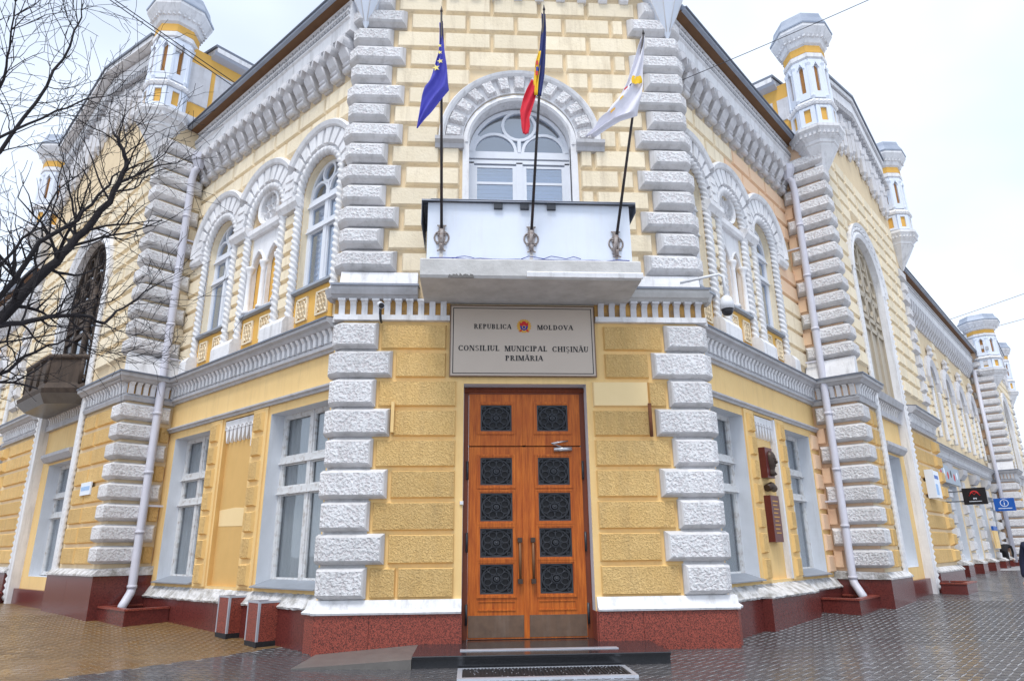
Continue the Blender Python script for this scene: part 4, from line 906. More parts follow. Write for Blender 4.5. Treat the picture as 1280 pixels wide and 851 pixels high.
    lath_window(fr, gw_[0], gw_[1], .82, 3.6, d_-.30, TH, (2.3, 2.8), lab=None)
    obj('plinth_slab', MB(fr).box(ca-hw, ca+hw, -.2, d_+.12, -.6, .5), 'granite_far', TH); obj('window_hood', MB(fr).prism([(d_-.05, 3.66), (d_+.10, 3.66), (d_+.20, 3.78), (d_+.20, 3.86), (d_-.05, 3.9)], gw_[0]-.15, gw_[1]+.15), 'grey_trim', bw)
    dentil_row(fr, ca-hw, ca+hw, .17, .085, d_, d_+.13, 4.72, 4.95, 'white', bw); obj('string_cornice', MB(fr).prism([(d_-.05, 4.95), (d_+.2, 4.95), (d_+.26, 5.12), (d_-.05, 5.2)], ca-hw, ca+hw), 'grey_trim', bw); obj('band', MB(fr).box(ca-hw, ca+hw, d_-.05, d_+.10, 4.56, 4.70), 'grey_trim', bw)
    gl = MB(fr); mt = 'beige_glazing' if side == 'R' else 'wood_old'; e0, e1 = d_-.02, d_+.05
    for f_ in (-1, -.5, 0, .5, 1): gl.box(ca+f_*hw-.06, ca+f_*hw+.06, e0, e1, 5.2, zs+math.sqrt(max(0, 1-f_*f_))*hw)
    for z in (5.25, 7.1, 7.4, 8.1): gl.box(ca-hw, ca+hw, e0, e1, z-.06, z+.06)
    for f_ in (-.75, -.25, .25, .75):
        for zc in (7.78, 8.55, 9.2):
            if zc-zs < hw*math.sqrt(1-f_*f_)-.3: gl.arc(ca+f_*hw, zc, [(.24, e0), (.29, e0), (.29, e1), (.24, e1)], 0, 2*PI, 6)
    gl.arc(ca, zs, [(hw-.14, e0), (hw, e0), (hw, e1), (hw-.14, e1)], 0, PI, 24)
    gw = obj('arch_window', gl, mt, TH, label='tall arched %s window in the projecting bay' % ('beige' if side == 'R' else 'dark wooden')) if detail else obj('arch_window', gl, mt, TH)
    pg = MB(fr); wall(pg, arch_out(ca, hw-.01, 5.2, zs, 20), [], d_-.005, 0); obj('pane', pg, 'beige_glazing' if side == 'R' else 'glass', gw)
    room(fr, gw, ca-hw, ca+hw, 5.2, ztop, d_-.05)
    # gable: roof slabs, raking cornice, hanging corbels
    OV = d0+ov
    for sg, (ua, ub) in ((-1, (u0-.25, uc)), (1, (u1+.25, uc))):
        uk = (u0+1.0 if sg < 0 else u1-1.0); zk = zE+(zP-zE)*(uk-ua)/(ub-ua)
        r_ = MB(fr); r_.poly([(uk, zk-.05), (ub, zP), (ub, zP+.14), (uk, zk+.09)], -6, OV); r_.poly([(ua, zE-.05), (uk, zk-.05), (uk, zk+.09), (ua, zE+.09)], -6, .25); obj('gable_roof', r_, 'white', TH)
        t_ = MB(fr); t_.poly([(uk, zk+.095), (ub, zP+.145), (ub, zP+.22), (uk, zk+.17)], -6, OV+.04); t_.poly([(ua, zE+.095), (uk, zk+.095), (uk, zk+.17), (ua, zE+.17)], -6, .29); obj('roof_edge', t_, 'lead', TH)
        m_ = MB(fr); m_.poly([(uk, zk-.45), (ub, zP-.40), (ub, zP-.06), (uk, zk-.11)], d0-.02, d0+.24); m_.poly([(uk, zk-.62), (ub, zP-.56), (ub, zP-.41), (uk, zk-.46)], d0-.02, d0+.16); rc = obj('raking_cornice', m_, 'white', TH)
        dn = MB(fr); n = int(abs(ub-ua)/.2)
        for j in range(n):
            t = (j+.5)/n; u = ua+(ub-ua)*t; z = zE+(zP-zE)*t; dn.box(u-.05, u+.05, d0+.1, d0+.24, z-.62, z-.44)
        obj('dentils', dn, 'grey_trim', rc, kind='stuff')
        n = int(abs(ub-ua)/.46)
        for j in range(n):
            t = (j+.5)/n; u = ua+(ub-ua)*t; z = zE+(zP-zE)*t-1.15
            if u < u0+.8 or u > u1-.8: continue
            zz = z-.15*((j % 2)); h_ = MB(fr).lathe(u, d0+.08, [(.015, zz-.95), (.06, zz-.85), (.05, zz-.78), (.12, zz-.68), (.12, zz-.1), (.15, zz-.04), (.15, zz+.1), (.11, zz+.14), (.11, zz+.42)], 6); obj('hanging_corbel', h_, 'white_dirt_shade', rc)
        pa = MB(fr)
        pa.poly([(ua+(.6 if sg < 0 else -.6), zE-1.15+.2), (ub, zP-1.0), (ub, zP-.5), (ua+(.6 if sg < 0 else -.6), zE-.5)], d0-.02, d0+.07); obj('arcade_band', pa, 'white', rc)
    ap_ = MB(fr)
    for j in range(5): ap_.arc(uc-1.2+j*.6, zP-1.15, [(.16, d0+.06), (.2, d0+.10), (.26, d0+.06)], 0, 2*PI, 10)
    obj('gable_relief', ap_, 'grey_trim', fw)
    # side wall above the wing's roof: ochre with white panels
    at = MB(rf); at.box(-4.5, d0-.01, -.045, .012, 11.7, zE-.1); att = obj('attic_side', at, 'ochre', TH)
    for j in range(4): stone('attic_panel', rf, .22-j*.85, .98-j*.85, 12.45, zE-.55, .03, .02, 'white_dirt_shade', att, d0=.01)
    obj('attic_cornice', MB(rf).prism([(0, zE-.2), (.2, zE-.12), (.25, zE-.02), (0, zE+.02)], -4.5, .3), 'zinc', att); obj('attic_band', MB(rf).prism([(0, 11.8), (.1, 11.8), (.14, 12.0), (0, 12.05)], -4.5, d0), 'white', att)
    turret(fr, u0+tu, td, tz, tk, TH, label='octagonal white turret at the %s' % ('left projecting bay' if side == 'L' else 'right projecting bay') if detail else None, kr=kr)
    turret(fr, u1+.15, td, tz, tk, TH)
    return fw

risalit(WL, EL, 16.4, 11.1, 1.60, 9.75, 14.2, 15.5, 'L', 10.58, 1.0, tu=.35, td=1.08, ov=.5, pz=.88)
risalit(WR, ER, 14.5, 9.45, 1.35, 9.75, 13.7, 14.85, 'R', 10.42, .985, tu=.14, td=1.06)

# decayed wooden balcony before the great window of the left bay
def plan(mb, pts, z0, z1, k=1.0):
    a = [mb.pt(11.1+(u-11.1)*k, 1.0+(d-1.0)*k, z0) for u, d in pts]; b = [mb.pt(u, d, z1) for u, d in pts]; n = len(pts)
    for j in range(n): mb.face((a[j], a[(j+1) % n], b[(j+1) % n], b[j]))
    mb.face(a[::-1]); mb.face(b); return mb
BP = [(9.55, .95), (9.55, 1.15), (10.15, 1.75), (12.05, 1.75), (12.65, 1.15), (12.65, .95)]; BQ = [(11.1+(u-11.1)*1.12, d*1.06) for u, d in BP]
bl_ = obj('wooden_balcony', plan(MB(WL), BQ, 5.12, 5.24, .97), 'wood_old', TH, label='decayed dark wooden balcony on the left projecting bay')
obj('balcony_skirt', plan(MB(WL), BQ, 4.90, 5.117, .80), 'ramp_stone', bl_); obj('balcony_base', plan(MB(WL), BP, 5.243, 5.42, 1.06), 'wood_old', bl_)
for (ua, da), (ub, db) in zip(BP, BP[1:]):
    L_ = math.hypot(ub-ua, db-da); n = max(1, round(L_/.62))
    if L_ < .3: continue
    for j in range(n):
        m_ = MB(WL); q = []
        for f_, i_ in ((.04, 0), (.96, 1)):
            t = (j+f_)/n; q.append((ua+(ub-ua)*t, da+(db-da)*t))
        v = [m_.pt(q[0][0], q[0][1], 5.42), m_.pt(q[1][0], q[1][1], 5.42), m_.pt(q[1][0], q[1][1], 6.02), m_.pt(q[0][0], q[0][1], 6.02)]; nx, ny = (db-da)/L_, -(ub-ua)/L_
        w_ = [m_.pt(p[0]+nx*.06, p[1]+ny*.06, z) for p, z in ((q[0], 5.42), (q[1], 5.42), (q[1], 6.02), (q[0], 6.02))]
        for k in range(4): m_.face((v[k], v[(k+1) % 4], w_[(k+1) % 4], w_[k]))
        m_.face(v); m_.face(w_[::-1]); obj('balcony_panel', m_, 'wood_old', bl_)
        obj('balcony_post', MB(WL).tube([(q[0][0], q[0][1], 5.4), (q[0][0], q[0][1], 6.08)], .05, 6), 'wood_old', bl_)
obj('balcony_rail', MB(WL).tube([(u, d, 6.08) for u, d in BP], .07, 6), 'wood_old', bl_)
for u in (9.75, 10.5): obj('window_post', MB(WL).tube([(u, .95, 5.3), (u, .97, 7.2), (u+.05, .92, 8.3)], .07, 6), 'wood_old', bl_)
for k in range(5): obj('lattice_bar', MB(WL).tube([(9.75+k*.1, .96, 5.5+k*.55), (10.5, .96, 5.9+k*.55)], .04, 5), 'wood_old', bl_)

# ================================================================== long wing to the right, short piece of wing at far left
def long_wing(fr, u0, u1, n, side, detail=True):
    s = (u1-u0)/n; cs = [u0+(j+.5)*s for j in range(n)]; hw = .62
    lm = MB(fr); wall(lm, rect(u0, u1, -.6, 5.15), [rect(c-.85, c+.85, .75, 3.7) for c in cs], 0, 0); lw = obj('wing_wall', lm, 'cream_wall', TH)
    um = MB(fr); wall(um, rect(u0, u1, 5.15, 11.1), [arch_out(c, hw, 6.0, 8.1, 12) for c in cs], 0, 0); uw_ = obj('upper_wing_wall', um, 'cream_wall', TH)
    for j, c in enumerate(cs):
        rv = MB(fr); reveal(rv, rect(c-.85, c+.85, .75, 3.7), .003, .3); obj('window_reveal', rv, 'reveal', lw)
        rv = MB(fr); reveal(rv, arch_out(c, hw, 6.0, 8.1, 12), .003, .3); obj('window_reveal', rv, 'cream', uw_)
        lath_window(fr, c-.85, c+.85, .78, 3.7, -.28, TH, (2.6,), cur=False); lath_window(fr, c-hw, c+hw, 6.02, 8.75, -.27, TH, (7.4,), m='white_frame', arched=8.1, glass='glass_upper', cur=False)
        a = MB(fr); a.arc(c, 8.1, [(hw+.02, -.02), (hw+.5, -.02), (hw+.5, .10), (hw+.3, .18), (hw+.02, .10)], 0, PI, 20); a.lathe(c, .12, [(.05, 9.1), (.16, 9.25), (.10, 9.4), (.14, 9.5), (.03, 9.7)], 6)
        for sx in (-1, 1): a.box(*sorted((c+sx*(hw+.05), c+sx*(hw+.5))), -.02, .16, 7.7, 8.1)
        obj('window_surround', a, 'white_dirt_shade', uw_)
        rp = MB(fr)
        for sx in (-1, 1): obj('rope_moulding', MB(fr).tube([(c+sx*(hw+.12), .06, 5.6+k*.06) for k in range(36)], .085, 8, twist=(3, 7, .2)), 'white', uw_)
    for j in range(n+1):
        c = u0+j*s; c = min(max(c, u0+.5), u1-.5)
        for k in range(8): stone('quoin', fr, c-(.42 if k % 2 else .34), c+(.42 if k % 2 else .34), GZ0+GP*k+.03, GZ0+GP*(k+1)-.05, .16, .06, 'yellow_rough' if j == 0 else 'white_rough', lw)
        for k in range(12): stone('pier_block', fr, c-.28, c+.28, UZ0-.43+UP*k+.03, UZ0-.43+UP*(k+1)-.04, .08, .03, 'cream', uw_)
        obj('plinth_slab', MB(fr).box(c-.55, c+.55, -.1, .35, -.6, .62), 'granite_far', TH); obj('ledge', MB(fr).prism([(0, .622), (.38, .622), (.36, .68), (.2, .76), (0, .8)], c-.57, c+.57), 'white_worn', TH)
        obj('pedestal', MB(fr).prism([(-.05, 4.0), (.14, 4.0), (.30, 4.2), (.32, 4.4), (-.05, 4.45)], c-.5, c+.5), 'grey_trim', lw)
        for sx in (-1, 1):
            for k in range(8): stone('pier_block', fr, c+sx*.62-.14, c+sx*.62+.14, 5.8+k*.27, 5.8+k*.27+.21, .08, .02, 'cream', uw_)
    obj('plinth_slab', MB(fr).box(u0, u1, -.2, .12, -.6, .5), 'granite_far', TH)
    mid_cornice(fr, u0, u1, 0, TH); b_ = top_cornice(fr, u0, u1, 0, TH, corbels=False)
    cb = MB(fr); m_ = int((u1-u0)/.42); s2 = (u1-u0)/m_
    for j in range(m_):
        u = u0+(j+.5)*s2; cb.prism([(-.05, 10.22), (.07, 10.22), (.12, 10.3), (.16, 10.4), (.28, 10.55), (.33, 10.75), (.33, 10.96), (-.05, 10.96)], u-.14, u+.14); cb.arc(u, 10.72, [(0.01, .06), (.19, .06), (.19, .26), (.01, .3)], 0, PI, 6)
    obj('corbels', cb, 'white_dirt_shade', b_, kind='stuff'); return lw
long_wing(WR, 14.5, 34.0, 6, 'R')
long_wing(WL, 16.4, 29.0, 4, 'L')
p2 = MB(WR); p2.tube([(33.7, .35, 10.6), (33.7, .35, .5)], .1, 8); obj('drain_pipe', p2, 'pipe', TH)
risalit(WR, 34.0, 41.6, 37.4, 1.4, 9.4, 12.3, 13.2, 'R', 9.45, .89, tu=.5, td=.95, detail=False, kr=1.45)

# ================================================================== pavement
def strip_ground():
    ys = [-60, -30, -15, -8, -4, -2, -1, 0, .5, 1, 2, 3, 4, 5, 7, 10, 15, 25, 40, 80, 300]; xs = [-300, -80, -40, -20, -10, -5, 0, 5, 10, 20, 40, 80, 300]
    mb = MB(CH); g = [[mb.pt(x, -y, gz(x, y)-.005) for x in xs] for y in ys]
    for a, b in zip(g, g[1:]):
        for k in range(len(xs)-1): mb.face((a[k], a[k+1], b[k+1], b[k]))
    return mb
pave = obj('pavement', strip_ground(), 'glint_grout', None, kind='structure'); pave['label'] = 'wet pavement of small grey and brown bricks'
def uL(x, y): v = Vector((x, y, 0))-WL.O; return v.dot(_uL), v.dot(_nL)
def uR(x, y): v = Vector((x, y, 0))-WR.O; return v.dot(_uR), v.dot(_nR)
Ci = cam.matrix_world.inverted()
def visible(x, y, m=.08):
    p = Ci @ Vector((x, y, gz(x, y))); 
    if p.z > -.5: return None
    sx, sy = p.x/-p.z*845.24/640, p.y/-p.z*845.24/425.5
    return -p.z if abs(sx) < 1+m and abs(sy) < 1+m else None
def inside(x, y):
    a, b = uL(x, y); c, d = uR(x, y)
    return (a > -.1 and b < -.1) or (c > -.1 and d < -.1) and y > .3 or (y > .1 and b < .0 and d < .0)
random.seed(21)
cand = []
# bricks laid in herringbone, square to the right wing (grey) and to the left wing (brown)
CELL = .105
def herring(O, ud, nd, i0, i1, j0, j1, rot, br, far):
    for i in range(i0, i1):
        for j in range(j0, j1):
            k = (i-j) % 4
            if k == 0: u, n, v = (i+1)*CELL, (j+.5)*CELL, 0
            elif k == 2: u, n, v = (i+.5)*CELL, j*CELL, 1
            else: continue
            p = O+ud*u+nd*n; a = uL(p.x, p.y)[0]
            if (a > 1.0) != bool(br) or inside(p.x, p.y): continue
            dd = visible(p.x, p.y)
            if dd and dd < far: cand.append((dd, p.x, p.y, rot+(0 if v else -PI/2), br*2+v))
herring(WR.O, _uR, _nR, -130, 330, -90, 150, PI/4, 0, 30)
herring(WL.O, _uL, _nL, 8, 220, -10, 130, -PI/4, 1, 24)
cand.sort()
DIM = {0: (.0415, .1035), 1: (.0515, .1035), 2: (.0510, .1035), 3: (.0510, .1035)}  # first type is narrower, so the painted glints show in its joints
def paver_geo(mb, x, y, rot, tilt, ty, world=True):
    w, h = DIM[ty]; b = .0025
    c, s = (math.cos(rot), math.sin(rot)) if world else (1, 0); z = gz(x, y) if world else 0
    def q(a, e, zz): return (x+a*c-e*s, -(y+a*s+e*c), zz+a*tilt[0]+e*tilt[1])
    A = [mb.pt(*q(a, e, z-.008)) for a, e in ((-w, -h), (w, -h), (w, h), (-w, h))]; B = [mb.pt(*q(a, e, z)) for a, e in ((-w+b, -h+b), (w-b, -h+b), (w-b, h-b), (-w+b, h-b))]
    for k in range(4): mb.face((A[k], A[(k+1) % 4], B[(k+1) % 4], B[k]))
    mb.face(B)
gb = MB(CH); _us = [1.0, 1.5, 2, 3, 4, 6, 8, 11, 15, 20, 28]; _ns = [-.1, .3, .7, 1.2, 2, 3, 4, 6, 9, 14, 22]
gg = []
for u in _us: gg.append([gb.pt(p.x, -p.y, gz(p.x, p.y)-.0025) for p in [WL.O+_uL*u+_nL*n for n in _ns]])
for a, b in zip(gg, gg[1:]):
    for k in range(len(_ns)-1): gb.face((a[k], a[k+1], b[k+1], b[k]))
obj('brown_bedding', gb, 'brown_grout', pave)
pm = {}
def mname(ty, alt): return ('paver_brown' if ty > 1 else 'paver')+('_alt' if alt else '')
for ty in range(4):
    for alt in (0, 1): mb = MB(CH); paver_geo(mb, 0, 0, 0, (0, 0), ty, False); pm[ty, alt] = mb.mesh('paver', mname(ty, alt))
big = {}; cnt = 0
for dd, x, y, rot, ty in cand:
    tl = (random.gauss(0, .006), random.gauss(0, .004)); alt = random.random() < .4
    if cnt < 300:
        cnt += 1
        inst('paver', pm[ty, alt], pave, Matrix.Translation((x, y, gz(x, y)+random.uniform(-.001, .001))) @ Matrix.Rotation(rot, 4, 'Z') @ Matrix.Rotation(tl[0], 4, 'Y') @ Matrix.Rotation(tl[1], 4, 'X'))
    else: paver_geo(big.setdefault(mname(ty, alt), MB(CH)), x, y, rot, tl, ty)
for k, mb in big.items(): obj('paver_field', mb, k, pave, kind='stuff')

# ================================================================== step, mat, ramp
st = obj('entrance_step', MB(CH).prism([(-.3, -.4), (1.29, -.4), (1.29, -.06), (1.33, -.055), (1.335, -.025), (1.325, -.015), (-.3, -.010)], -1.62, 1.80), 'black_granite', None, 'polished black granite step before the wooden entrance door', 'step')
ns = MB(CH)
for k in range(3): ns.box(-1.0, 1.18, .80+k*.055, .84+k*.055, -.012, -.004)
obj('anti_slip_strip', ns, 'aluminium', st)
mt = obj('door_mat', MB(CH).poly(rect(-.97, 1.10, 0, .001), 0, .001) if False else MB(CH).box(-.96, 1.10, 1.43, 2.08, gz(0, -1.5)-.012, gz(0, -2.1)+.018), 'rubber', None, 'black ribbed door mat in an aluminium frame before the step', 'mat')
fm = MB(CH); zt = gz(0, -1.8)
for a, b, c, d in ((-1.02, 1.16, 2.08, 2.16), (-1.02, 1.16, 1.38, 1.43), (-1.02, -.96, 1.43, 2.08), (1.10, 1.16, 1.43, 2.08)): fm.box(a, b, c, d, zt-.02, zt+.022)
obj('mat_frame', fm, 'aluminium', mt)
rb = MB(CH); random.seed(4)
for k in range(46):
    x = -.94+k*.0443; rb.box(x, x+.022, 1.44, 2.07, zt-.004, zt+.022)
obj('mat_rib', rb, 'rubber', mt, kind='stuff')
dr = MB(CH)
for k in range(60): x, y = random.uniform(-.9, 1.05), random.uniform(1.52, 2.06); dr.box(x, x+.012, y, y+.02, zt+.022, zt+.024)
obj('mat_droplets', dr, 'aluminium', mt, kind='stuff')
rp = MB(CH); v = [rp.pt(*p) for p in ((-1.625, .14, -.014), (-1.625, 1.33, -.05), (-3.2, 1.15, gz(0, -1.1)+.006), (-3.1, .14, gz(0, -.1)+.02), (-1.625, .14, -.4), (-1.625, 1.33, -.4), (-3.2, 1.15, -.4), (-3.1, .14, -.4))]
for q in ((0, 1, 2, 3), (0, 4, 5, 1), (1, 5, 6, 2), (2, 6, 7, 3), (3, 7, 4, 0), (4, 7, 6, 5)): rp.face([v[k] for k in q])
obj('stone_ramp', rp, 'ramp_stone', None, 'low grey stone ramp leading up to the left of the entrance step', 'ramp')

# granite posts and drain basins
def post(cx, cy, w, rz, lab):
    z = gz(cx, cy); t = thing('granite_post', (cx, cy, z), lab, 'post', 'red granite posts at the left of the entrance', rz); fr = Fr((cx, cy, z), rz, 1); h = .66; a = w/2
    obj('post_base', MB(fr).box(-a*1.02, a*1.02, -a*1.02, a*1.02, -.03, .07), 'rubber', t)
    for (p, q, r, s) in ((-a+.025, a-.025, -a, -a+.03), (-a+.025, a-.025, a-.03, a), (-a, -a+.03, -a+.025, a-.025), (a-.03, a, -a+.025, a-.025)): obj('granite_slab', MB(fr).box(p, q, r, s, .07, h-.03), 'granite', t)
    fe = MB(fr)
    for sx in (-1, 1):
        for sy in (-1, 1): fe.box(*sorted((sx*(a-.028), sx*(a+.006))), *sorted((sy*(a-.028), sy*(a+.006))), .07, h)
    fe.box(-a, a, -a-.004, -a+.03, h-.03, h); fe.box(-a, a, a-.03, a+.004, h-.03, h); fe.box(-a-.004, -a+.03, -a, a, h-.028, h-.002); fe.box(a-.03, a+.004, -a, a, h-.028, h-.002); obj('steel_edge', fe, 'zinc', t)
    obj('post_top', MB(fr).box(-a+.03, a-.03, -a+.03, a-.03, h-.06, h-.02), 'granite_far', t)
post(-4.92, 1.80, .42, math.radians(42), 'red granite post with grey metal edges, the one farther from the door'); post(-4.16, .93, .42, math.radians(40), 'red granite post with grey metal edges, the one nearer the door')
def basin(fr, u0, u1, d0, d1, lab, h=.24):
    p = fr.W((u0+u1)/2, (d0+d1)/2, 0); z = gz(p.x, p.y); t = thing('drain_basin', (p.x, p.y, z), lab, 'basin', 'granite basins under the drain pipes'); e = .09
    for a, b, c, d in ((u0, u1, d1-e, d1), (u0, u0+e, d0, d1-e), (u1-e, u1, d0, d1-e)): obj('basin_side', MB(fr).box(a, b, c, d, z-.3, z+h), 'granite_far', t)
    k = MB(fr)
    for a, b, c, d in ((u0-.02, u1+.02, d1-e-.02, d1+.02), (u0-.02, u0+e+.02, d0, d1-e-.02), (u1-e-.02, u1+.02, d0, d1-e-.02)): k.box(a, b, c, d, z+h, z+h+.035)
    obj('basin_rim', k, 'granite', t); obj('basin_floor', MB(fr).box(u0+e, u1-e, d0, d1-e, z-.1, z+.05), 'wood_old', t)
basin(WL, 5.15, 6.55, .13, .95, 'dark red granite drain basin under the left drain pipe'); basin(WR, 4.75, 6.2, .13, .85, 'dark red granite drain basin under the right drain pipe, nearest the door')
basin(WR, 10.8, 12.2, 1.16, 1.75, 'dark red granite basin at the foot of the right great arch'); basin(WL, 12.9, 14.3, 1.16, 1.75, 'dark red granite basin at the foot of the left great arch')

# ================================================================== name board over the door
def serif_text(mb, s, x0, x1, z0, h, d0, d1):
    """small roman capitals with thick stems, hairlines and serifs"""
    T, t, e = .23, .10, .08
    def box(x, y, x2, y2): q.append([(x, y), (x2, y), (x2, y2), (x, y2)])
    def stem(x, y=0, y2=1, w=T, ser=True):
        box(x, y, x+w, y2)
        if ser:
            if y == 0: box(x-.08, 0, x+w+.08, e)
            if y2 == 1: box(x-.08, 1-e, x+w+.08, 1)
    def diag(xa, ya, xb, yb, w): q.append([(xa, ya), (xa+w, ya), (xb+w, yb), (xb, yb)])
    def bowl(cx, cy, rx, ry, a0, a1, tk=T, n=10):
        for k in range(n):
            A, B = a0+(a1-a0)*k/n, a0+(a1-a0)*(k+1)/n
            f = lambda a: (1-(t+(tk-t)*abs(math.cos(a)))/rx)
            q.append([(cx+rx*math.cos(A), cy+ry*math.sin(A)), (cx+rx*math.cos(B), cy+ry*math.sin(B)), (cx+rx*f(B)*math.cos(B), cy+(ry-t)*math.sin(B)), (cx+rx*f(A)*math.cos(A), cy+(ry-t)*math.sin(A))])
    adv = []; allq = []; X = 0
    for ch in s:
        q = []; w = .8; b = {'Ă': 'A', 'Ș': 'S'}.get(ch, ch)
        if b == ' ': w = .62
        elif b == 'I': stem(.10); w = .42
        elif b == 'L': stem(.10); box(.1, 0, .68, t); box(.61, 0, .68, .26); w = .80
        elif b == 'E': stem(.10); box(.1, 0, .68, t); box(.61, 0, .68, .25); box(.1, 1-t, .66, 1); box(.59, .77, .66, 1); box(.1, .48, .5, .48+t); box(.45, .38, .5, .65); w = .80
        elif b in 'PRB':
            stem(.10); bowl(.38, .745, .32, .255, -PI/2, PI/2); box(.2, 1-t, .38, 1); box(.2, .49, .38, .49+t); w = .80
            if b == 'R': diag(.36, .5, .66, 0, .20); box(.6, 0, .92, e); w = .92
            if b == 'B': bowl(.40, .26, .34, .26, -PI/2, PI/2); box(.2, 0, .4, t); w = .86
        elif b == 'U': stem(.08, .3, 1); stem(.66, .3, 1, t); bowl(.405, .32, .325, .32, PI, 2*PI, T*.8); w = .88
        elif b in 'CO':
            bowl(.45, .5, .43, .5, *((PI*.22, PI*1.78) if b == 'C' else (0, 2*PI)), n=18); w = .92
            if b == 'C': box(.70, .68, .76, 1); box(.72, .05, .76, .3); w = .88
        elif b == 'A': diag(.03, 0, .38, 1, t); diag(.66, 0, .36, 1, T); box(.2, .3, .65, .3+t); box(-.04, 0, .2, e); box(.56, 0, .92, e); w = .9
        elif b == 'V': diag(.36, 0, .06, 1, T); diag(.40, 0, .74, 1, t); box(-.04, 1-e, .32, 1); box(.64, 1-e, .9, 1); w = .88
        elif b == 'M': stem(.08, 0, 1, t); stem(.78, 0, 1, T); diag(.44, 0, .10, 1, T); diag(.48, 0, .80, 1, t); w = 1.08
        elif b == 'N': stem(.10, 0, 1, t); stem(.74, 0, 1, t); diag(.64, 0, .10, 1, T); w = .95
        elif b == 'D': stem(.10); bowl(.36, .5, .46, .5, -PI/2, PI/2, n=14); box(.2, 1-t, .4, 1); box(.2, 0, .4, t); w = .92
        elif b == 'H': stem(.10); stem(.66); box(.2, .47, .7, .47+t); w = .98
        elif b == 'S': bowl(.36, .745, .28, .255, PI*.12, PI*1.5, .13); bowl(.36, .255, .30, .255, -PI*.88, PI*.5, .13); w = .74
        if ch == 'Ă': bowl(.46, 1.24, .2, .16, PI, 2*PI, .1, 6)
        if ch == 'Ș': q.append([(.32, -.1), (.46, -.1), (.38, -.34), (.30, -.34)])
        allq.append((X, q)); X += w+.06
    k = (x1-x0)/(X-.06)
    for X_, qs in allq:
        for p in qs: mb.poly([(x0+(X_+a)*k, z0+b*h) for a, b in p], d0, d1)
nb = obj('name_board', MB(CH).box(-1.23, 1.22, .03, .065, 4.075, 5.305), 'sign_plate', None, 'grey metal name board with black lettering and a coat of arms over the door', 'sign')
bd = MB(CH)
for a, b, c, d in ((-1.195, 1.185, 4.108, 4.122), (-1.195, 1.185, 5.258, 5.272), (-1.195, -1.181, 4.122, 5.258), (1.171, 1.185, 4.122, 5.258)): bd.box(a, b, .063, .0665, c, d)
obj('border_line', bd, 'ink', nb)
ed = MB(CH)
for a, b, c, d in ((-1.245, 1.235, 4.06, 4.078), (-1.245, 1.235, 5.302, 5.318), (-1.245, -1.228, 4.078, 5.302), (1.218, 1.235, 4.078, 5.302)): ed.box(a, b, .02, .072, c, d)
obj('frame', ed, 'kick', nb)
for s, a, b, z, h in (('REPUBLICA', -.84, -.20, 4.895, .085), ('MOLDOVA', .24, .86, 4.885, .085), ('CONSILIUL', -1.10, -.40, 4.505, .095), ('MUNICIPAL', -.32, .41, 4.50, .095), ('CHIȘINĂU', .49, 1.11, 4.495, .095), ('PRIMĂRIA', -.31, .33, 4.335, .09)):
    mb = MB(CH); serif_text(mb, s, a, b, z, h, .064, .069); obj('lettering', mb, 'ink', nb)
# coat of arms
ex, ez = .015, 4.95
eg = MB(CH); pts = []
for k in range(40):
    a = PI/2+2*PI*k/40; r = (.115 if k % 2 else .135)*(1+.12*math.cos(2*a)); pts.append((ex+r*.86*math.cos(a), ez+r*1.08*math.sin(a)))
eg.poly(pts, .064, .068); em = obj('emblem', eg, 'gold', nb)
obj('emblem_red', MB(CH).poly([(ex-.075, ez+.07), (ex-.045, ez+.05), (ex-.02, ez+.085), (ex+.02, ez+.085), (ex+.045, ez+.05), (ex+.075, ez+.07), (ex+.07, ez), (ex-.07, ez)], .066, .071), 'red', em)
obj('emblem_blue', MB(CH).poly([(ex-.07, ez), (ex+.07, ez), (ex+.055, ez-.055), (ex, ez-.085), (ex-.055, ez-.055)], .066, .071), 'blue', em)
obj('emblem_gold', MB(CH).arc(ex, ez-.02, [(.018, .068), (.03, .074), (.042, .068)], 0, 2*PI, 12), 'gold', em)
for sx in (-1, 1): obj('emblem_claw', MB(CH).poly([(ex+sx*.05, ez-.05), (ex+sx*.09, ez-.11), (ex+sx*.03, ez-.09)], .066, .070), 'red', em)

# ================================================================== flags
def cloth(mb, rows, y, n=10, amp=.035, f0=0., f1=1., ph=0.):
    """hanging cloth between left and right edges, rows (xl, xr, z); folds stand out of the plane"""
    g = []
    for i, (a, b, z) in enumerate(rows):
        w = b-a; r = []
        for k in range(n+1):
            t = f0+(f1-f0)*k/n; am = amp*min(1, w/.18)
            dd = y+am*math.sin(t*9.5+ph+i*.25)+am*.5*math.sin(t*17+i*.5)
            r.append(mb.pt(a+w*t, dd, z+.03*w*math.sin(t*9.5+ph)))
        g.append(r)
    for p, q in zip(g, g[1:]):
        for k in range(n): mb.face((p[k], p[k+1], q[k+1], q[k]), True)
    return mb
def refine(rows, m=4):
    out = []
    for (a, b, z), (c, d, e) in zip(rows, rows[1:]):
        for k in range(m): t = k/m; out.append((a+(c-a)*t, b+(d-b)*t, z+(e-z)*t))
    return out+[rows[-1]]
def solid(o, th=.004):
    s = o.modifiers.new('Solidify', 'SOLIDIFY'); s.thickness = th; s.offset = 0
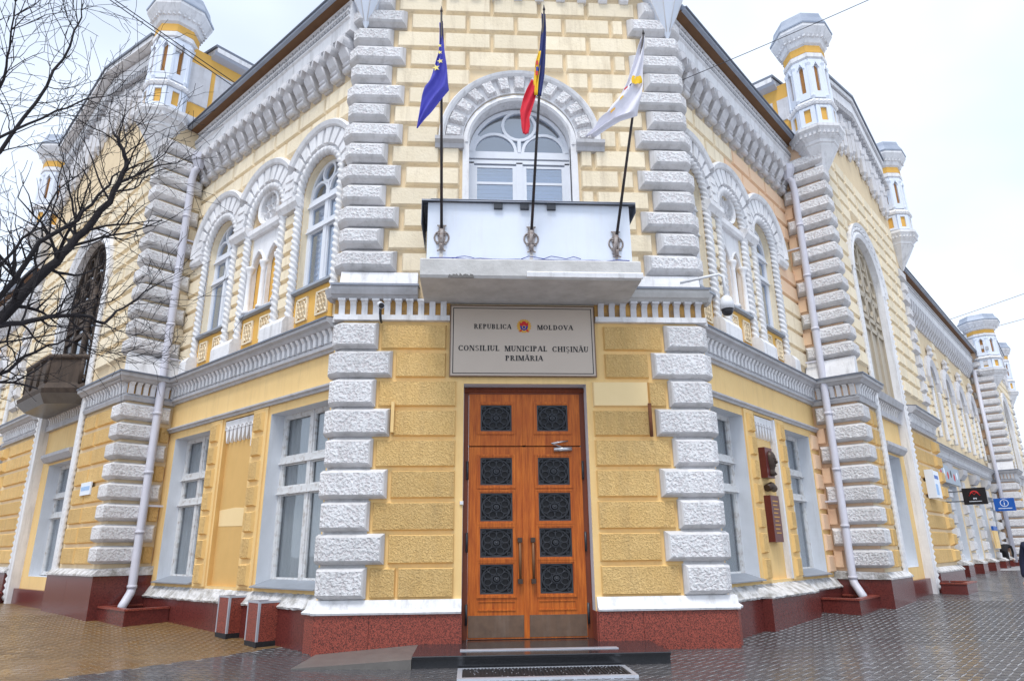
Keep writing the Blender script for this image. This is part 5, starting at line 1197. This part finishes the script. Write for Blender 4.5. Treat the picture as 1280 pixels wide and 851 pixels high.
def flagpole(base, top, lab):
    t = thing('flag', (base[0], -base[1], base[2]), lab, 'flag', 'flags on the balcony')
    b, p = Vector(base), Vector(top); dv = (p-b).normalized()
    obj('pole', MB(CH).tube([tuple(b-dv*.25), tuple(b+(p-b)*.5), top], .022, 8, rr=[.024, .022, .016]), 'pole_paint', t)
    hb = MB(CH); x, z = base[0], base[2]-.08
    for r, zz, n in ((.085, .12, 16), (.10, -.02, 16), (.075, -.16, 14)):
        for sx in (-1, 1): hb.tube([(x+sx*(.02+r*.55*(1-math.cos(a))), 1.125, z+zz+r*math.sin(a)) for a in [-PI*.55+PI*1.1*k/10 for k in range(11)]], .013, 5)
    hb.arc(x, z, [(.10, 1.105), (.115, 1.125), (.13, 1.105)], 0, 2*PI, 18); hb.poly([(x-.045, z+.22), (x-.06, z), (x-.03, z-.2), (x, z-.27), (x+.03, z-.2), (x+.06, z), (x+.045, z+.22)], 1.10, 1.118)
    ho = obj('holder', hb, 'rust_iron', t); obj('socket', MB(CH).tube([tuple(b-dv*.28), tuple(b+dv*.04)], .030, 8), 'rust_iron', ho); obj('bracket', MB(CH).tube([(x, 1.10, base[2]-.30), (x, base[1]+.01, base[2]-.22)], .02, 6), 'rust_iron', ho)
    obj('finial', MB(CH).lathe(top[0], top[1], [(.016, top[2]), (.024, top[2]+.02), (.004, top[2]+.12)], 8, sm=True), 'pole_paint', t)
    return t
EU = [(-1.45, -1.39, 9.60), (-1.44, -1.40, 9.44), (-1.44, -1.37, 9.25), (-1.45, -1.35, 9.02), (-1.50, -1.32, 8.80), (-1.55, -1.30, 8.61), (-1.59, -1.29, 8.46), (-1.65, -1.27, 8.32), (-1.69, -1.37, 8.16), (-1.72, -1.52, 7.92), (-1.74, -1.64, 7.74), (-1.76, -1.74, 7.58)]
f1 = flagpole((-1.37, 1.17, 6.16), (-1.415, 1.95, 9.74), 'blue flag with yellow stars hanging on the leftmost pole of the balcony')
c = obj('cloth', cloth(MB(CH), refine(EU), 1.86, 14), 'eu_blue', f1); solid(c)
obj('cloth_roll', MB(CH).tube([(-1.412, 1.88, 9.62), (-1.405, 1.84, 9.3), (-1.40, 1.81, 9.05)], .03, 8, rr=[.02, .034, .03]), 'eu_navy', f1)
def star(mb, x, z, r, d):
    p = [(x+(r if k % 2 == 0 else r*.4)*math.cos(PI/2+.3+k*PI/5), z+(r if k % 2 == 0 else r*.4)*math.sin(PI/2+.3+k*PI/5)) for k in range(10)]; mb.poly(p, d, d+.006)
for x, z, r in ((-1.425, 8.97, .042), (-1.418, 8.80, .05), (-1.48, 8.67, .065), (-1.43, 9.10, .034)): mb = MB(CH); star(mb, x, z, r, 1.915); obj('star', mb, 'star_yellow', f1)
f2 = flagpole((.07, 1.17, 6.16), (.275, 2.0, 9.80), 'blue, yellow and red flag hanging limp on the middle pole of the balcony')
for nm, rows, m_, y_ in (('cloth', [(.24, .31, 9.82), (.24, .31, 9.54), (.21, .30, 9.27), (.19, .29, 9.05), (.17, .28, 8.83), (.16, .26, 8.59), (.14, .23, 8.40), (.13, .20, 8.20)], 'flag_blue', 1.92), ('cloth', [(.18, .22, 9.05), (.12, .20, 8.82), (.10, .18, 8.64), (.08, .16, 8.45), (.09, .14, 8.20)], 'flag_yellow', 1.93), ('cloth', [(.05, .13, 8.50), (-.03, .13, 8.30), (-.09, .10, 8.14), (-.14, .04, 7.92), (-.13, .0, 7.77), (-.12, .01, 7.62), (-.10, -.02, 7.49)], 'flag_red', 1.91)):
    c = obj(nm, cloth(MB(CH), refine(rows), y_, 10, .03, ph=rows[0][0]*9), m_, f2); solid(c)
for x, z, m_ in ((.145, 8.78, 'red'), (.14, 8.66, 'blue'), (.13, 8.58, 'red')): obj('crest', MB(CH).poly([(x-.02, z-.04), (x+.02, z-.03), (x+.015, z+.05), (x-.02, z+.04)], 1.97, 1.975), m_, f2)
f3 = flagpole((1.45, 1.17, 6.10), (1.96, 1.85, 9.52), 'white flag with a yellow patch streaming from the rightmost pole of the balcony')
WH = [(1.95, 2.0, 9.54), (1.87, 1.98, 9.34), (1.80, 1.955, 9.09), (1.72, 1.925, 8.86), (1.64, 1.90, 8.61), (1.52, 1.86, 8.38), (1.37, 1.81, 8.18), (1.27, 1.78, 8.0), (1.14, 1.49, 7.88), (1.04, 1.26, 7.72), (.90, 1.08, 7.57)]
c = obj('cloth', cloth(MB(CH), refine(WH), 1.78, 16, .04), 'flag_white', f3); solid(c)
obj('patch', cloth(MB(CH), [(1.72, 1.87, 8.70), (1.70, 1.885, 8.64), (1.70, 1.88, 8.58), (1.71, 1.83, 8.55)], 1.835, 6, .01), 'flag_yellow', f3)
for x, z, m_, w in ((1.60, 8.45, 'red', .03), (1.68, 8.52, 'flag_blue', .02), (1.52, 8.27, 'flag_yellow', .03), (1.36, 8.02, 'gold', .04)): obj('patch', MB(CH).poly([(x-w, z-w*1.6), (x+w, z+w*.6), (x+w*.8, z+w*1.4), (x-w, z-w*.4)], 1.845, 1.85), m_, f3)

# ================================================================== plaque with a bronze head on the right wing
pq = obj('memorial_plaque', MB(WR).box(2.86, 3.28, -.09, .05, 1.40, 2.28), 'plaque_red', None, 'dark red stone memorial plaque with a bronze head between the right wing windows', 'plaque')
obj('upper_slab', MB(WR).box(2.86, 3.22, -.09, .05, 2.62, 3.22), 'plaque_red', pq)
hb = MB(WR).lathe(3.08, .045, [(.05, 2.66), (.11, 2.69), (.07, 2.76), (.075, 2.80), (.10, 2.86), (.115, 2.97), (.11, 3.06), (.075, 3.13), (.02, 3.16)], 14, sm=True); hb.tube([(3.08, .15, 2.98), (3.08, .185, 2.92), (3.08, .155, 2.905)], .02, 6); hb.tube([(3.02, .145, 3.0), (3.14, .145, 3.0)], .016, 6); hb.tube([(3.05, .14, 2.855), (3.11, .14, 2.855)], .012, 6)
obj('bronze_head', hb, 'bronze', pq); obj('bronze_wreath', MB(WR).tube([(2.92, -.02, 2.42), (3.1, .0, 2.48), (3.28, -.02, 2.43)], .075, 8), 'bronze', pq)
pl = MB(WR)
for k in range(9): pl.box(2.94+(.03 if k % 3 == 2 else 0), 3.20-(.05 if k % 2 else 0), .049, .054, 2.16-k*.075, 2.18-k*.075)
obj('inscription', pl, 'gold', pq)

# street name plate on the left bay
sp_ = obj('street_name_plate', MB(WL).box(7.75, 8.4, 1.06, 1.09, 2.58, 2.86), 'sign_white', None, 'small pale blue street name plate on the left bay stonework', 'sign')
pt_ = MB(WL)
for k in range(7): pt_.box(7.82+k*.08, 7.87+k*.08, 1.088, 1.094, 2.68, 2.77)
obj('lettering', pt_, 'sign_lblue', sp_)

# ================================================================== cameras
dc_ = thing('dome_camera', tuple(WR.W(.15, .4, 5.7)), 'white dome security camera on a bent arm at the right of the balcony', 'security camera')
obj('arm', MB(CH).tube([(2.75, .22, 5.72), (3.2, .32, 5.80), (3.40, .36, 5.83), (3.47, .37, 5.78), (3.48, .37, 5.42)], .025, 8), 'plastic_white', dc_)
obj('housing', MB(CH).lathe(3.48, .37, [(.04, 5.43), (.09, 5.39), (.115, 5.30), (.12, 5.18)], 14, sm=True), 'plastic_white', dc_); obj('dome', MB(CH).lathe(3.48, .37, [(.03, 5.07), (.065, 5.085), (.095, 5.13), (.105, 5.18)], 14, sm=True), 'plastic_dark', dc_)
bc = thing('bullet_camera', (-2.42, -.15, 5.0), 'small grey bullet security camera under the left pier capital', 'security camera')
obj('body', MB(CH).tube([(-2.42, .22, 5.26), (-2.36, .46, 5.15)], .055, 10), 'plastic_white', bc); obj('lens', MB(CH).tube([(-2.361, .455, 5.152), (-2.357, .47, 5.145)], .045, 10), 'plastic_dark', bc)
obj('mount', MB(CH).tube([(-2.40, .08, 4.99), (-2.40, .20, 5.0), (-2.40, .27, 5.08), (-2.40, .30, 5.20)], .022, 8), 'iron', bc)

# ================================================================== overhead cables
def cable(p, q, sag, r, lab):
    p, q = Vector(p), Vector(q); pts = []
    for k in range(25):
        t = k/24; v = p+(q-p)*t; pts.append((v.x, -v.y, v.z-sag*4*t*(1-t)))
    obj('overhead_cable', MB(CH).tube(pts, r, 5), 'cable', None, lab, 'cable', 'overhead cables')
cable((-12.5, -1.2, 14.6), (-5.5, 4.3, 11.9), .1, .012, 'thin overhead cable crossing the left turret, upper of the two'); cable((-13.0, -1.6, 14.8), (-6.2, 4.6, 12.4), .1, .012, 'thin overhead cable crossing the left turret, lower of the two')
cable((17.5, -5.0, 15.2), (3.35, .35, 10.4), .25, .007, 'thin overhead cable sagging across the sky to the right corner')
cable((60, 30, 26), (30, 45, 17), .3, .02, 'faint distant cable in the right sky, upper'); cable((60, 34, 23.5), (26, 24, 12.5), .3, .015, 'faint distant cable in the right sky, lower')

# ================================================================== signs along the right wing
lb = obj('light_box_sign', MB(WR).box(14.15, 15.2, 1.16, 1.36, 2.72, 3.62) if False else MB(WR).box(11.95, 12.75, 1.08, 1.26, 2.62, 3.38), 'sign_white', None, 'white and blue light box sign on the pier beyond the right great arch', 'sign')
obj('blue_mark', MB(WR).box(12.1, 12.4, 1.258, 1.264, 2.7, 3.0), 'sign_lblue', lb); obj('blue_mark', MB(WR).box(12.1, 12.6, 1.258, 1.264, 3.15, 3.25), 'sign_blue', lb); obj('edge', MB(WR).box(11.91, 11.95, 1.06, 1.28, 2.60, 3.40), 'sign_white', lb)
SR = lambda u: Fr(WR.W(u, 0, 0), -PI/4, 1)
f = SR(19.0)
bs = obj('hanging_sign', MB(f).box(.83, 1.55, -.04, .04, 2.72, 3.30), 'sign_black', None, 'black hanging sign with a red drawing on the right wing', 'sign')
rd = MB(f); rd.arc(1.19, 3.06, [(.09, .038), (.12, .046), (.15, .038)], .1*PI, .9*PI, 10); rd.tube([(1.02, .044, 3.02), (1.12, .044, 3.14), (1.19, .044, 3.06), (1.27, .044, 3.15), (1.36, .044, 3.02)], .015, 5); obj('red_drawing', rd, 'red', bs)
wl_ = MB(f); wl_.box(1.14, 1.17, .039, .045, 2.90, 2.95); wl_.box(1.21, 1.24, .039, .045, 2.90, 2.95); wl_.box(1.17, 1.21, .039, .045, 2.93, 2.945); wl_.box(1.0, 1.38, .039, .045, 2.82, 2.84); obj('lettering', wl_, 'sign_white', bs); obj('bracket', MB(f).tube([(.0, 0, 3.20), (.9, 0, 3.20)], .02, 6).tube([(.0, 0, 2.85), (.9, 0, 2.85)], .02, 6), 'iron', bs)
f = SR(25.0)
isg = obj('information_sign', MB(f).box(1.0, 1.72, -.04, .04, 2.70, 3.22), 'sign_blue', None, 'blue information sign with a white letter i on the right wing', 'sign')
ii = MB(f); ii.arc(1.36, 3.02, [(.125, .039), (.14, .045), (.155, .039)], 0, 2*PI, 18); ii.box(1.345, 1.375, .039, .045, 2.93, 3.04); ii.box(1.345, 1.375, .039, .045, 3.07, 3.10); ii.box(1.12, 1.60, .039, .045, 2.79, 2.82); obj('letter', ii, 'sign_white', isg); obj('bracket', MB(f).tube([(.0, 0, 3.1), (1.05, 0, 3.1)], .02, 6), 'iron', isg)
fs = obj('fascia_sign', MB(WR).box(18.6, 22.6, .20, .30, 3.62, 4.28), 'fascia_grey', None, 'grey blue fascia sign with red blots above a shop on the right wing', 'sign')
for k in range(6): obj('blot', MB(WR).arc(19.0+k*.62, 3.95+.1*((k % 2)-.5), [(.0, .298), (.16, .298), (.13, .306), (.0, .306)], 0, 2*PI, 10), ('red', 'sign_white', 'red', 'ink', 'red', 'sign_white')[k], fs)
ad = obj('notice_board', MB(WR).box(29.0, 30.2, .20, .28, 1.2, 2.0), 'yellow', None, 'yellow notice with a blue head far along the right wing', 'sign'); obj('blue_head', MB(WR).box(29.0, 30.2, .20, .29, 2.005, 2.2), 'sign_blue', ad)

# ================================================================== far building beyond the right wing
fb = thing('office_block', tuple(WR.W(52, -4, 0)), 'pale blue grey office block far behind the right wing', 'building')
obj('wall', MB(WR).box(46, 62, -16, -1.0, 0, 15.5), 'far_wall', fb); obj('roof', MB(WR).box(45.6, 62.4, -16.4, -.6, 15.5, 15.9), 'zinc', fb)
for k in range(5):
    for j in range(5): obj('window', MB(WR).bev(47+j*3, 49+j*3, -1.0, .05, 2+k*2.7, 3.7+k*2.7, .04), 'far_glass', fb); 
fl = SR(46.0)
for k in range(5):
    for j in range(3): obj('window', MB(fl).bev(-3.5-j*3.6, -1.9-j*3.6, .0, .05, 2+k*2.7, 3.7+k*2.7, .04), 'far_glass', fb)

# ================================================================== people
def person(name, lab, joints, edges, rad, loc, rz, m_body, head=None, legs=None, hands=()):
    me = bpy.data.meshes.new('body'); me.from_pydata(joints, edges, []); o = bpy.data.objects.new(name, me); COL.objects.link(o)
    sk = o.modifiers.new('Skin', 'SKIN'); sk.use_smooth_shade = True; 
    for v, r in zip(me.skin_vertices[0].data, rad): v.radius = (r, r*.8) if not isinstance(r, tuple) else r
    me.skin_vertices[0].data[0].use_root = True
    su = o.modifiers.new('Sub', 'SUBSURF'); su.levels = 1; su.render_levels = 2
    me.materials.append(M[m_body]); place(o, None, Matrix.Translation(Vector(loc)) @ Matrix.Rotation(rz, 4, 'Z')); tag(o, lab, 'person')
    fr = Fr(loc, rz, 1)
    if head:
        hx, hd, hz = head; h = MB(fr).lathe(hx, hd, [(.045, hz-.14), (.06, hz-.11), (.085, hz-.05), (.095, hz+.02), (.09, hz+.08), (.05, hz+.13)], 14, sm=True); h.tube([(hx, hd+.08, hz+.01), (hx, hd+.115, hz-.02), (hx, hd+.085, hz-.035)], .012, 6)
        for sx in (-1, 1): h.tube([(hx+sx*.09, hd, hz-.03), (hx+sx*.10, hd, hz+.03)], .015, 6)
        obj('head', h, 'skin', o); obj('hair', MB(fr).lathe(hx, hd-.012, [(.098, hz-.02), (.103, hz+.04), (.098, hz+.09), (.06, hz+.145), (.01, hz+.155)], 14, sm=True), 'hair', o)
    for p in hands:
        hb = MB(fr); x, d, z = p; hb.tube([(x, d, z+.03), (x, d, z-.05)], .035, 8)
        for k in range(4): hb.tube([(x-.03+.02*k, d+.01, z-.04), (x-.03+.02*k, d+.025, z-.09), (x-.03+.02*k, d+.045, z-.12+.01*abs(k-1))], .009, 5)
        hb.tube([(x+.03, d+.01, z), (x+.05, d+.04, z-.04), (x+.045, d+.06, z-.07)], .010, 5); obj('hand', hb, 'skin', o)
    if legs:
        for q in legs: obj('trouser_leg' if q[1] != 's' else 'shoe', MB(fr).tube(q[0], .07, 10, rr=q[2]), 'cloth_black' if q[1] != 's' else 'sign_black', o)
    return o
# walker in a long dark coat at the right edge, half out of frame (facing away along the street)
px, py = 7.97, -.50; pz = gz(px, py)
person('person', 'person in a dark navy coat walking at the right edge of the pavement',
       [(0, 0, .95), (0, 0, 1.18), (0, 0, 1.38), (0, 0, 1.50), (-.19, 0, 1.44), (-.25, .02, 1.20), (-.27, -.02, .95), (.19, 0, 1.44), (.25, -.02, 1.20), (.27, .04, .95), (0, 0, .72), (0, 0, .55)],
       [(0, 1), (1, 2), (2, 3), (2, 4), (4, 5), (5, 6), (2, 7), (7, 8), (8, 9), (0, 10), (10, 11)], [.20, .18, .19, .07, .085, .07, .055, .085, .07, .055, .21, .22], (px, py, pz), math.radians(-45), 'cloth_navy', head=(0, 0, 1.68),
       legs=[([(-.09, .0, .60), (-.10, -.05, .30), (-.10, -.12, .06)], 't', [.09, .07, .055]), ([(.09, .0, .60), (.10, .12, .30), (.10, .2, .06)], 't', [.09, .07, .055]), ([(-.10, -.14, .045), (-.10, -.02, .04), (-.10, .06, .03)], 's', [.045, .05, .03]), ([(.10, .18, .045), (.10, .30, .04), (.10, .36, .03)], 's', [.045, .05, .03])], hands=[(-.27, .02, .86), (.27, -.04, .86)])
bx_, by_ = 25.2, 22.2; bz_ = gz(bx_, by_)
person('person', 'person in black bending down far along the pavement',
       [(0, 0, .92), (0, -.22, 1.05), (0, -.45, 1.02), (0, -.56, .96), (-.18, -.45, .98), (-.20, -.50, .70), (-.16, -.50, .45), (.18, -.45, .98), (.20, -.50, .70), (.16, -.50, .45), (-.10, .0, .80), (-.11, -.06, .48), (-.11, .03, .08), (.10, .0, .80), (.11, -.10, .48), (.11, -.06, .08)],
       [(0, 1), (1, 2), (2, 3), (2, 4), (4, 5), (5, 6), (2, 7), (7, 8), (8, 9), (0, 10), (10, 11), (11, 12), (0, 13), (13, 14), (14, 15)], [.16, .16, .15, .06, .07, .06, .045, .07, .06, .045, .11, .085, .06, .11, .085, .06], (bx_, by_, bz_), math.radians(120), 'cloth_black', head=(0, .66, .92),
       legs=[([(-.11, -.06, .045), (-.11, .05, .04), (-.11, .14, .03)], 's', [.05, .055, .03]), ([(.11, .03, .045), (.11, .14, .04), (.11, .23, .03)], 's', [.05, .055, .03])], hands=[(-.16, .50, .38), (.16, .50, .38)])

# ================================================================== bare street tree at the left
random.seed(31)
tree = thing('bare_tree', (-7.0, -5.3, gz(-7, -5.3)), 'leafless dark street tree reaching in from the left edge', 'tree')
tb = MB(CH); zb = gz(-7, -5.3)
tb.tube([(-7.0, 5.3, zb-.1), (-6.98, 5.32, zb+.3), (-6.92, 5.35, 1.2), (-6.80, 5.40, 2.4), (-6.78, 5.5, 4.0), (-6.9, 5.6, 6.0), (-6.85, 5.7, 8.0)], .2, 14, rr=[.30, .22, .19, .17, .12, .08, .03]); obj('trunk', tb, 'bark', tree)
TW = MB(CH)
def twig(p, dv, ln, r, lvl):
    n = max(3, int(ln/.09)); pts = [p.copy()]; d = dv.normalized(); q = p.copy()
    for k in range(n):
        d = (d+Vector((random.gauss(0, .16), random.gauss(0, .16), random.gauss(.035, .16)))).normalized(); q = q+d*(ln/n); pts.append(q.copy())
        if lvl > 0 and random.random() < (.50 if lvl > 1 else .36):
            s = Vector((random.gauss(0, 1), random.gauss(0, 1), random.gauss(.25, .9))); s = (s-d*s.dot(d)).normalized()
            twig(q, d*.75+s*.75, ln*random.uniform(.32, .62), max(.0026, r*.62*(1-k/n*.5)), lvl-1)
    rr = [max(.0021, r*(1-.7*k/n)) for k in range(n+1)]
    TW.tube([(v.x, -v.y, v.z) for v in pts], r, 4 if r < .006 else 6, rr=rr, caps=False)
LIMBS = [([(-5.62, -5.26, 2.12), (-5.09, -5.02, 3.32), (-4.89, -4.84, 3.87), (-4.77, -4.68, 4.25), (-4.60, -4.58, 4.75), (-4.51, -4.52, 5.18), (-4.59, -4.58, 5.42), (-4.68, -4.59, 5.55)], .048),
         ([(-5.58, -5.39, 2.35), (-5.02, -5.31, 3.20), (-4.72, -5.27, 3.93), (-4.52, -5.16, 4.23), (-4.35, -5.12, 4.59), (-4.27, -5.06, 4.80)], .026),
         ([(-5.46, -5.57, 2.44), (-4.93, -5.24, 3.17), (-4.79, -4.95, 3.34), (-4.67, -4.68, 3.47), (-4.53, -4.37, 3.51), (-4.49, -4.09, 3.80), (-4.34, -3.71, 4.23)], .026),
         ([(-5.33, -6.04, 3.39), (-4.79, -5.87, 4.46), (-4.59, -5.80, 5.19), (-4.47, -5.77, 5.80), (-4.47, -5.76, 6.13)], .018),
         ([(-5.30, -6.19, 3.77), (-4.72, -6.0, 4.53), (-4.47, -5.80, 4.93), (-4.33, -5.54, 5.28), (-4.26, -5.29, 5.54)], .013),
         ([(-5.15, -6.32, 4.24), (-4.61, -6.26, 4.81), (-4.51, -6.40, 5.08), (-4.39, -6.64, 5.47)], .014),
         ([(-5.61, -5.33, 3.04), (-5.14, -5.11, 3.80), (-4.98, -5.03, 4.16), (-4.89, -4.95, 4.63), (-4.78, -4.72, 5.04)], .016),
         ([(-5.59, -5.15, 2.40), (-5.14, -4.79, 2.85), (-5.05, -4.56, 3.13), (-4.94, -4.31, 3.33), (-4.84, -3.89, 3.33)], .02)]
for pts, r in LIMBS:
    P = [Vector(p) for p in pts]; st_ = Vector((-6.82, -5.42, max(1.6, P[0].z-.9))); full = [st_]+P
    # subdivide with a little crookedness
    fine = []
    for a, b in zip(full, full[1:]):
        for k in range(4): fine.append(a+(b-a)*k/4+Vector((random.gauss(0, .008), random.gauss(0, .008), random.gauss(0, .008))))
    fine.append(full[-1]); n = len(fine); rr = [r*(1.25-1.0*(k/(n-1))) for k in range(n)]
    obj('limb', MB(CH).tube([(v.x, -v.y, v.z) for v in fine], r, 8, rr=rr), 'bark', tree)
    for k in range(4, n):
        for _ in range(2):
            if random.random() < .66:
                d = (fine[min(k+1, n-1)]-fine[k-1]).normalized(); s = Vector((random.gauss(.1, 1), random.gauss(0, 1), random.gauss(.35, .8))); s = (s-d*s.dot(d)).normalized()
                twig(fine[k], d*.7+s*.8, random.uniform(.35, 1.05), max(.0045, rr[k]*.40), 2)
obj('twigs', TW, 'bark', tree, kind='stuff')
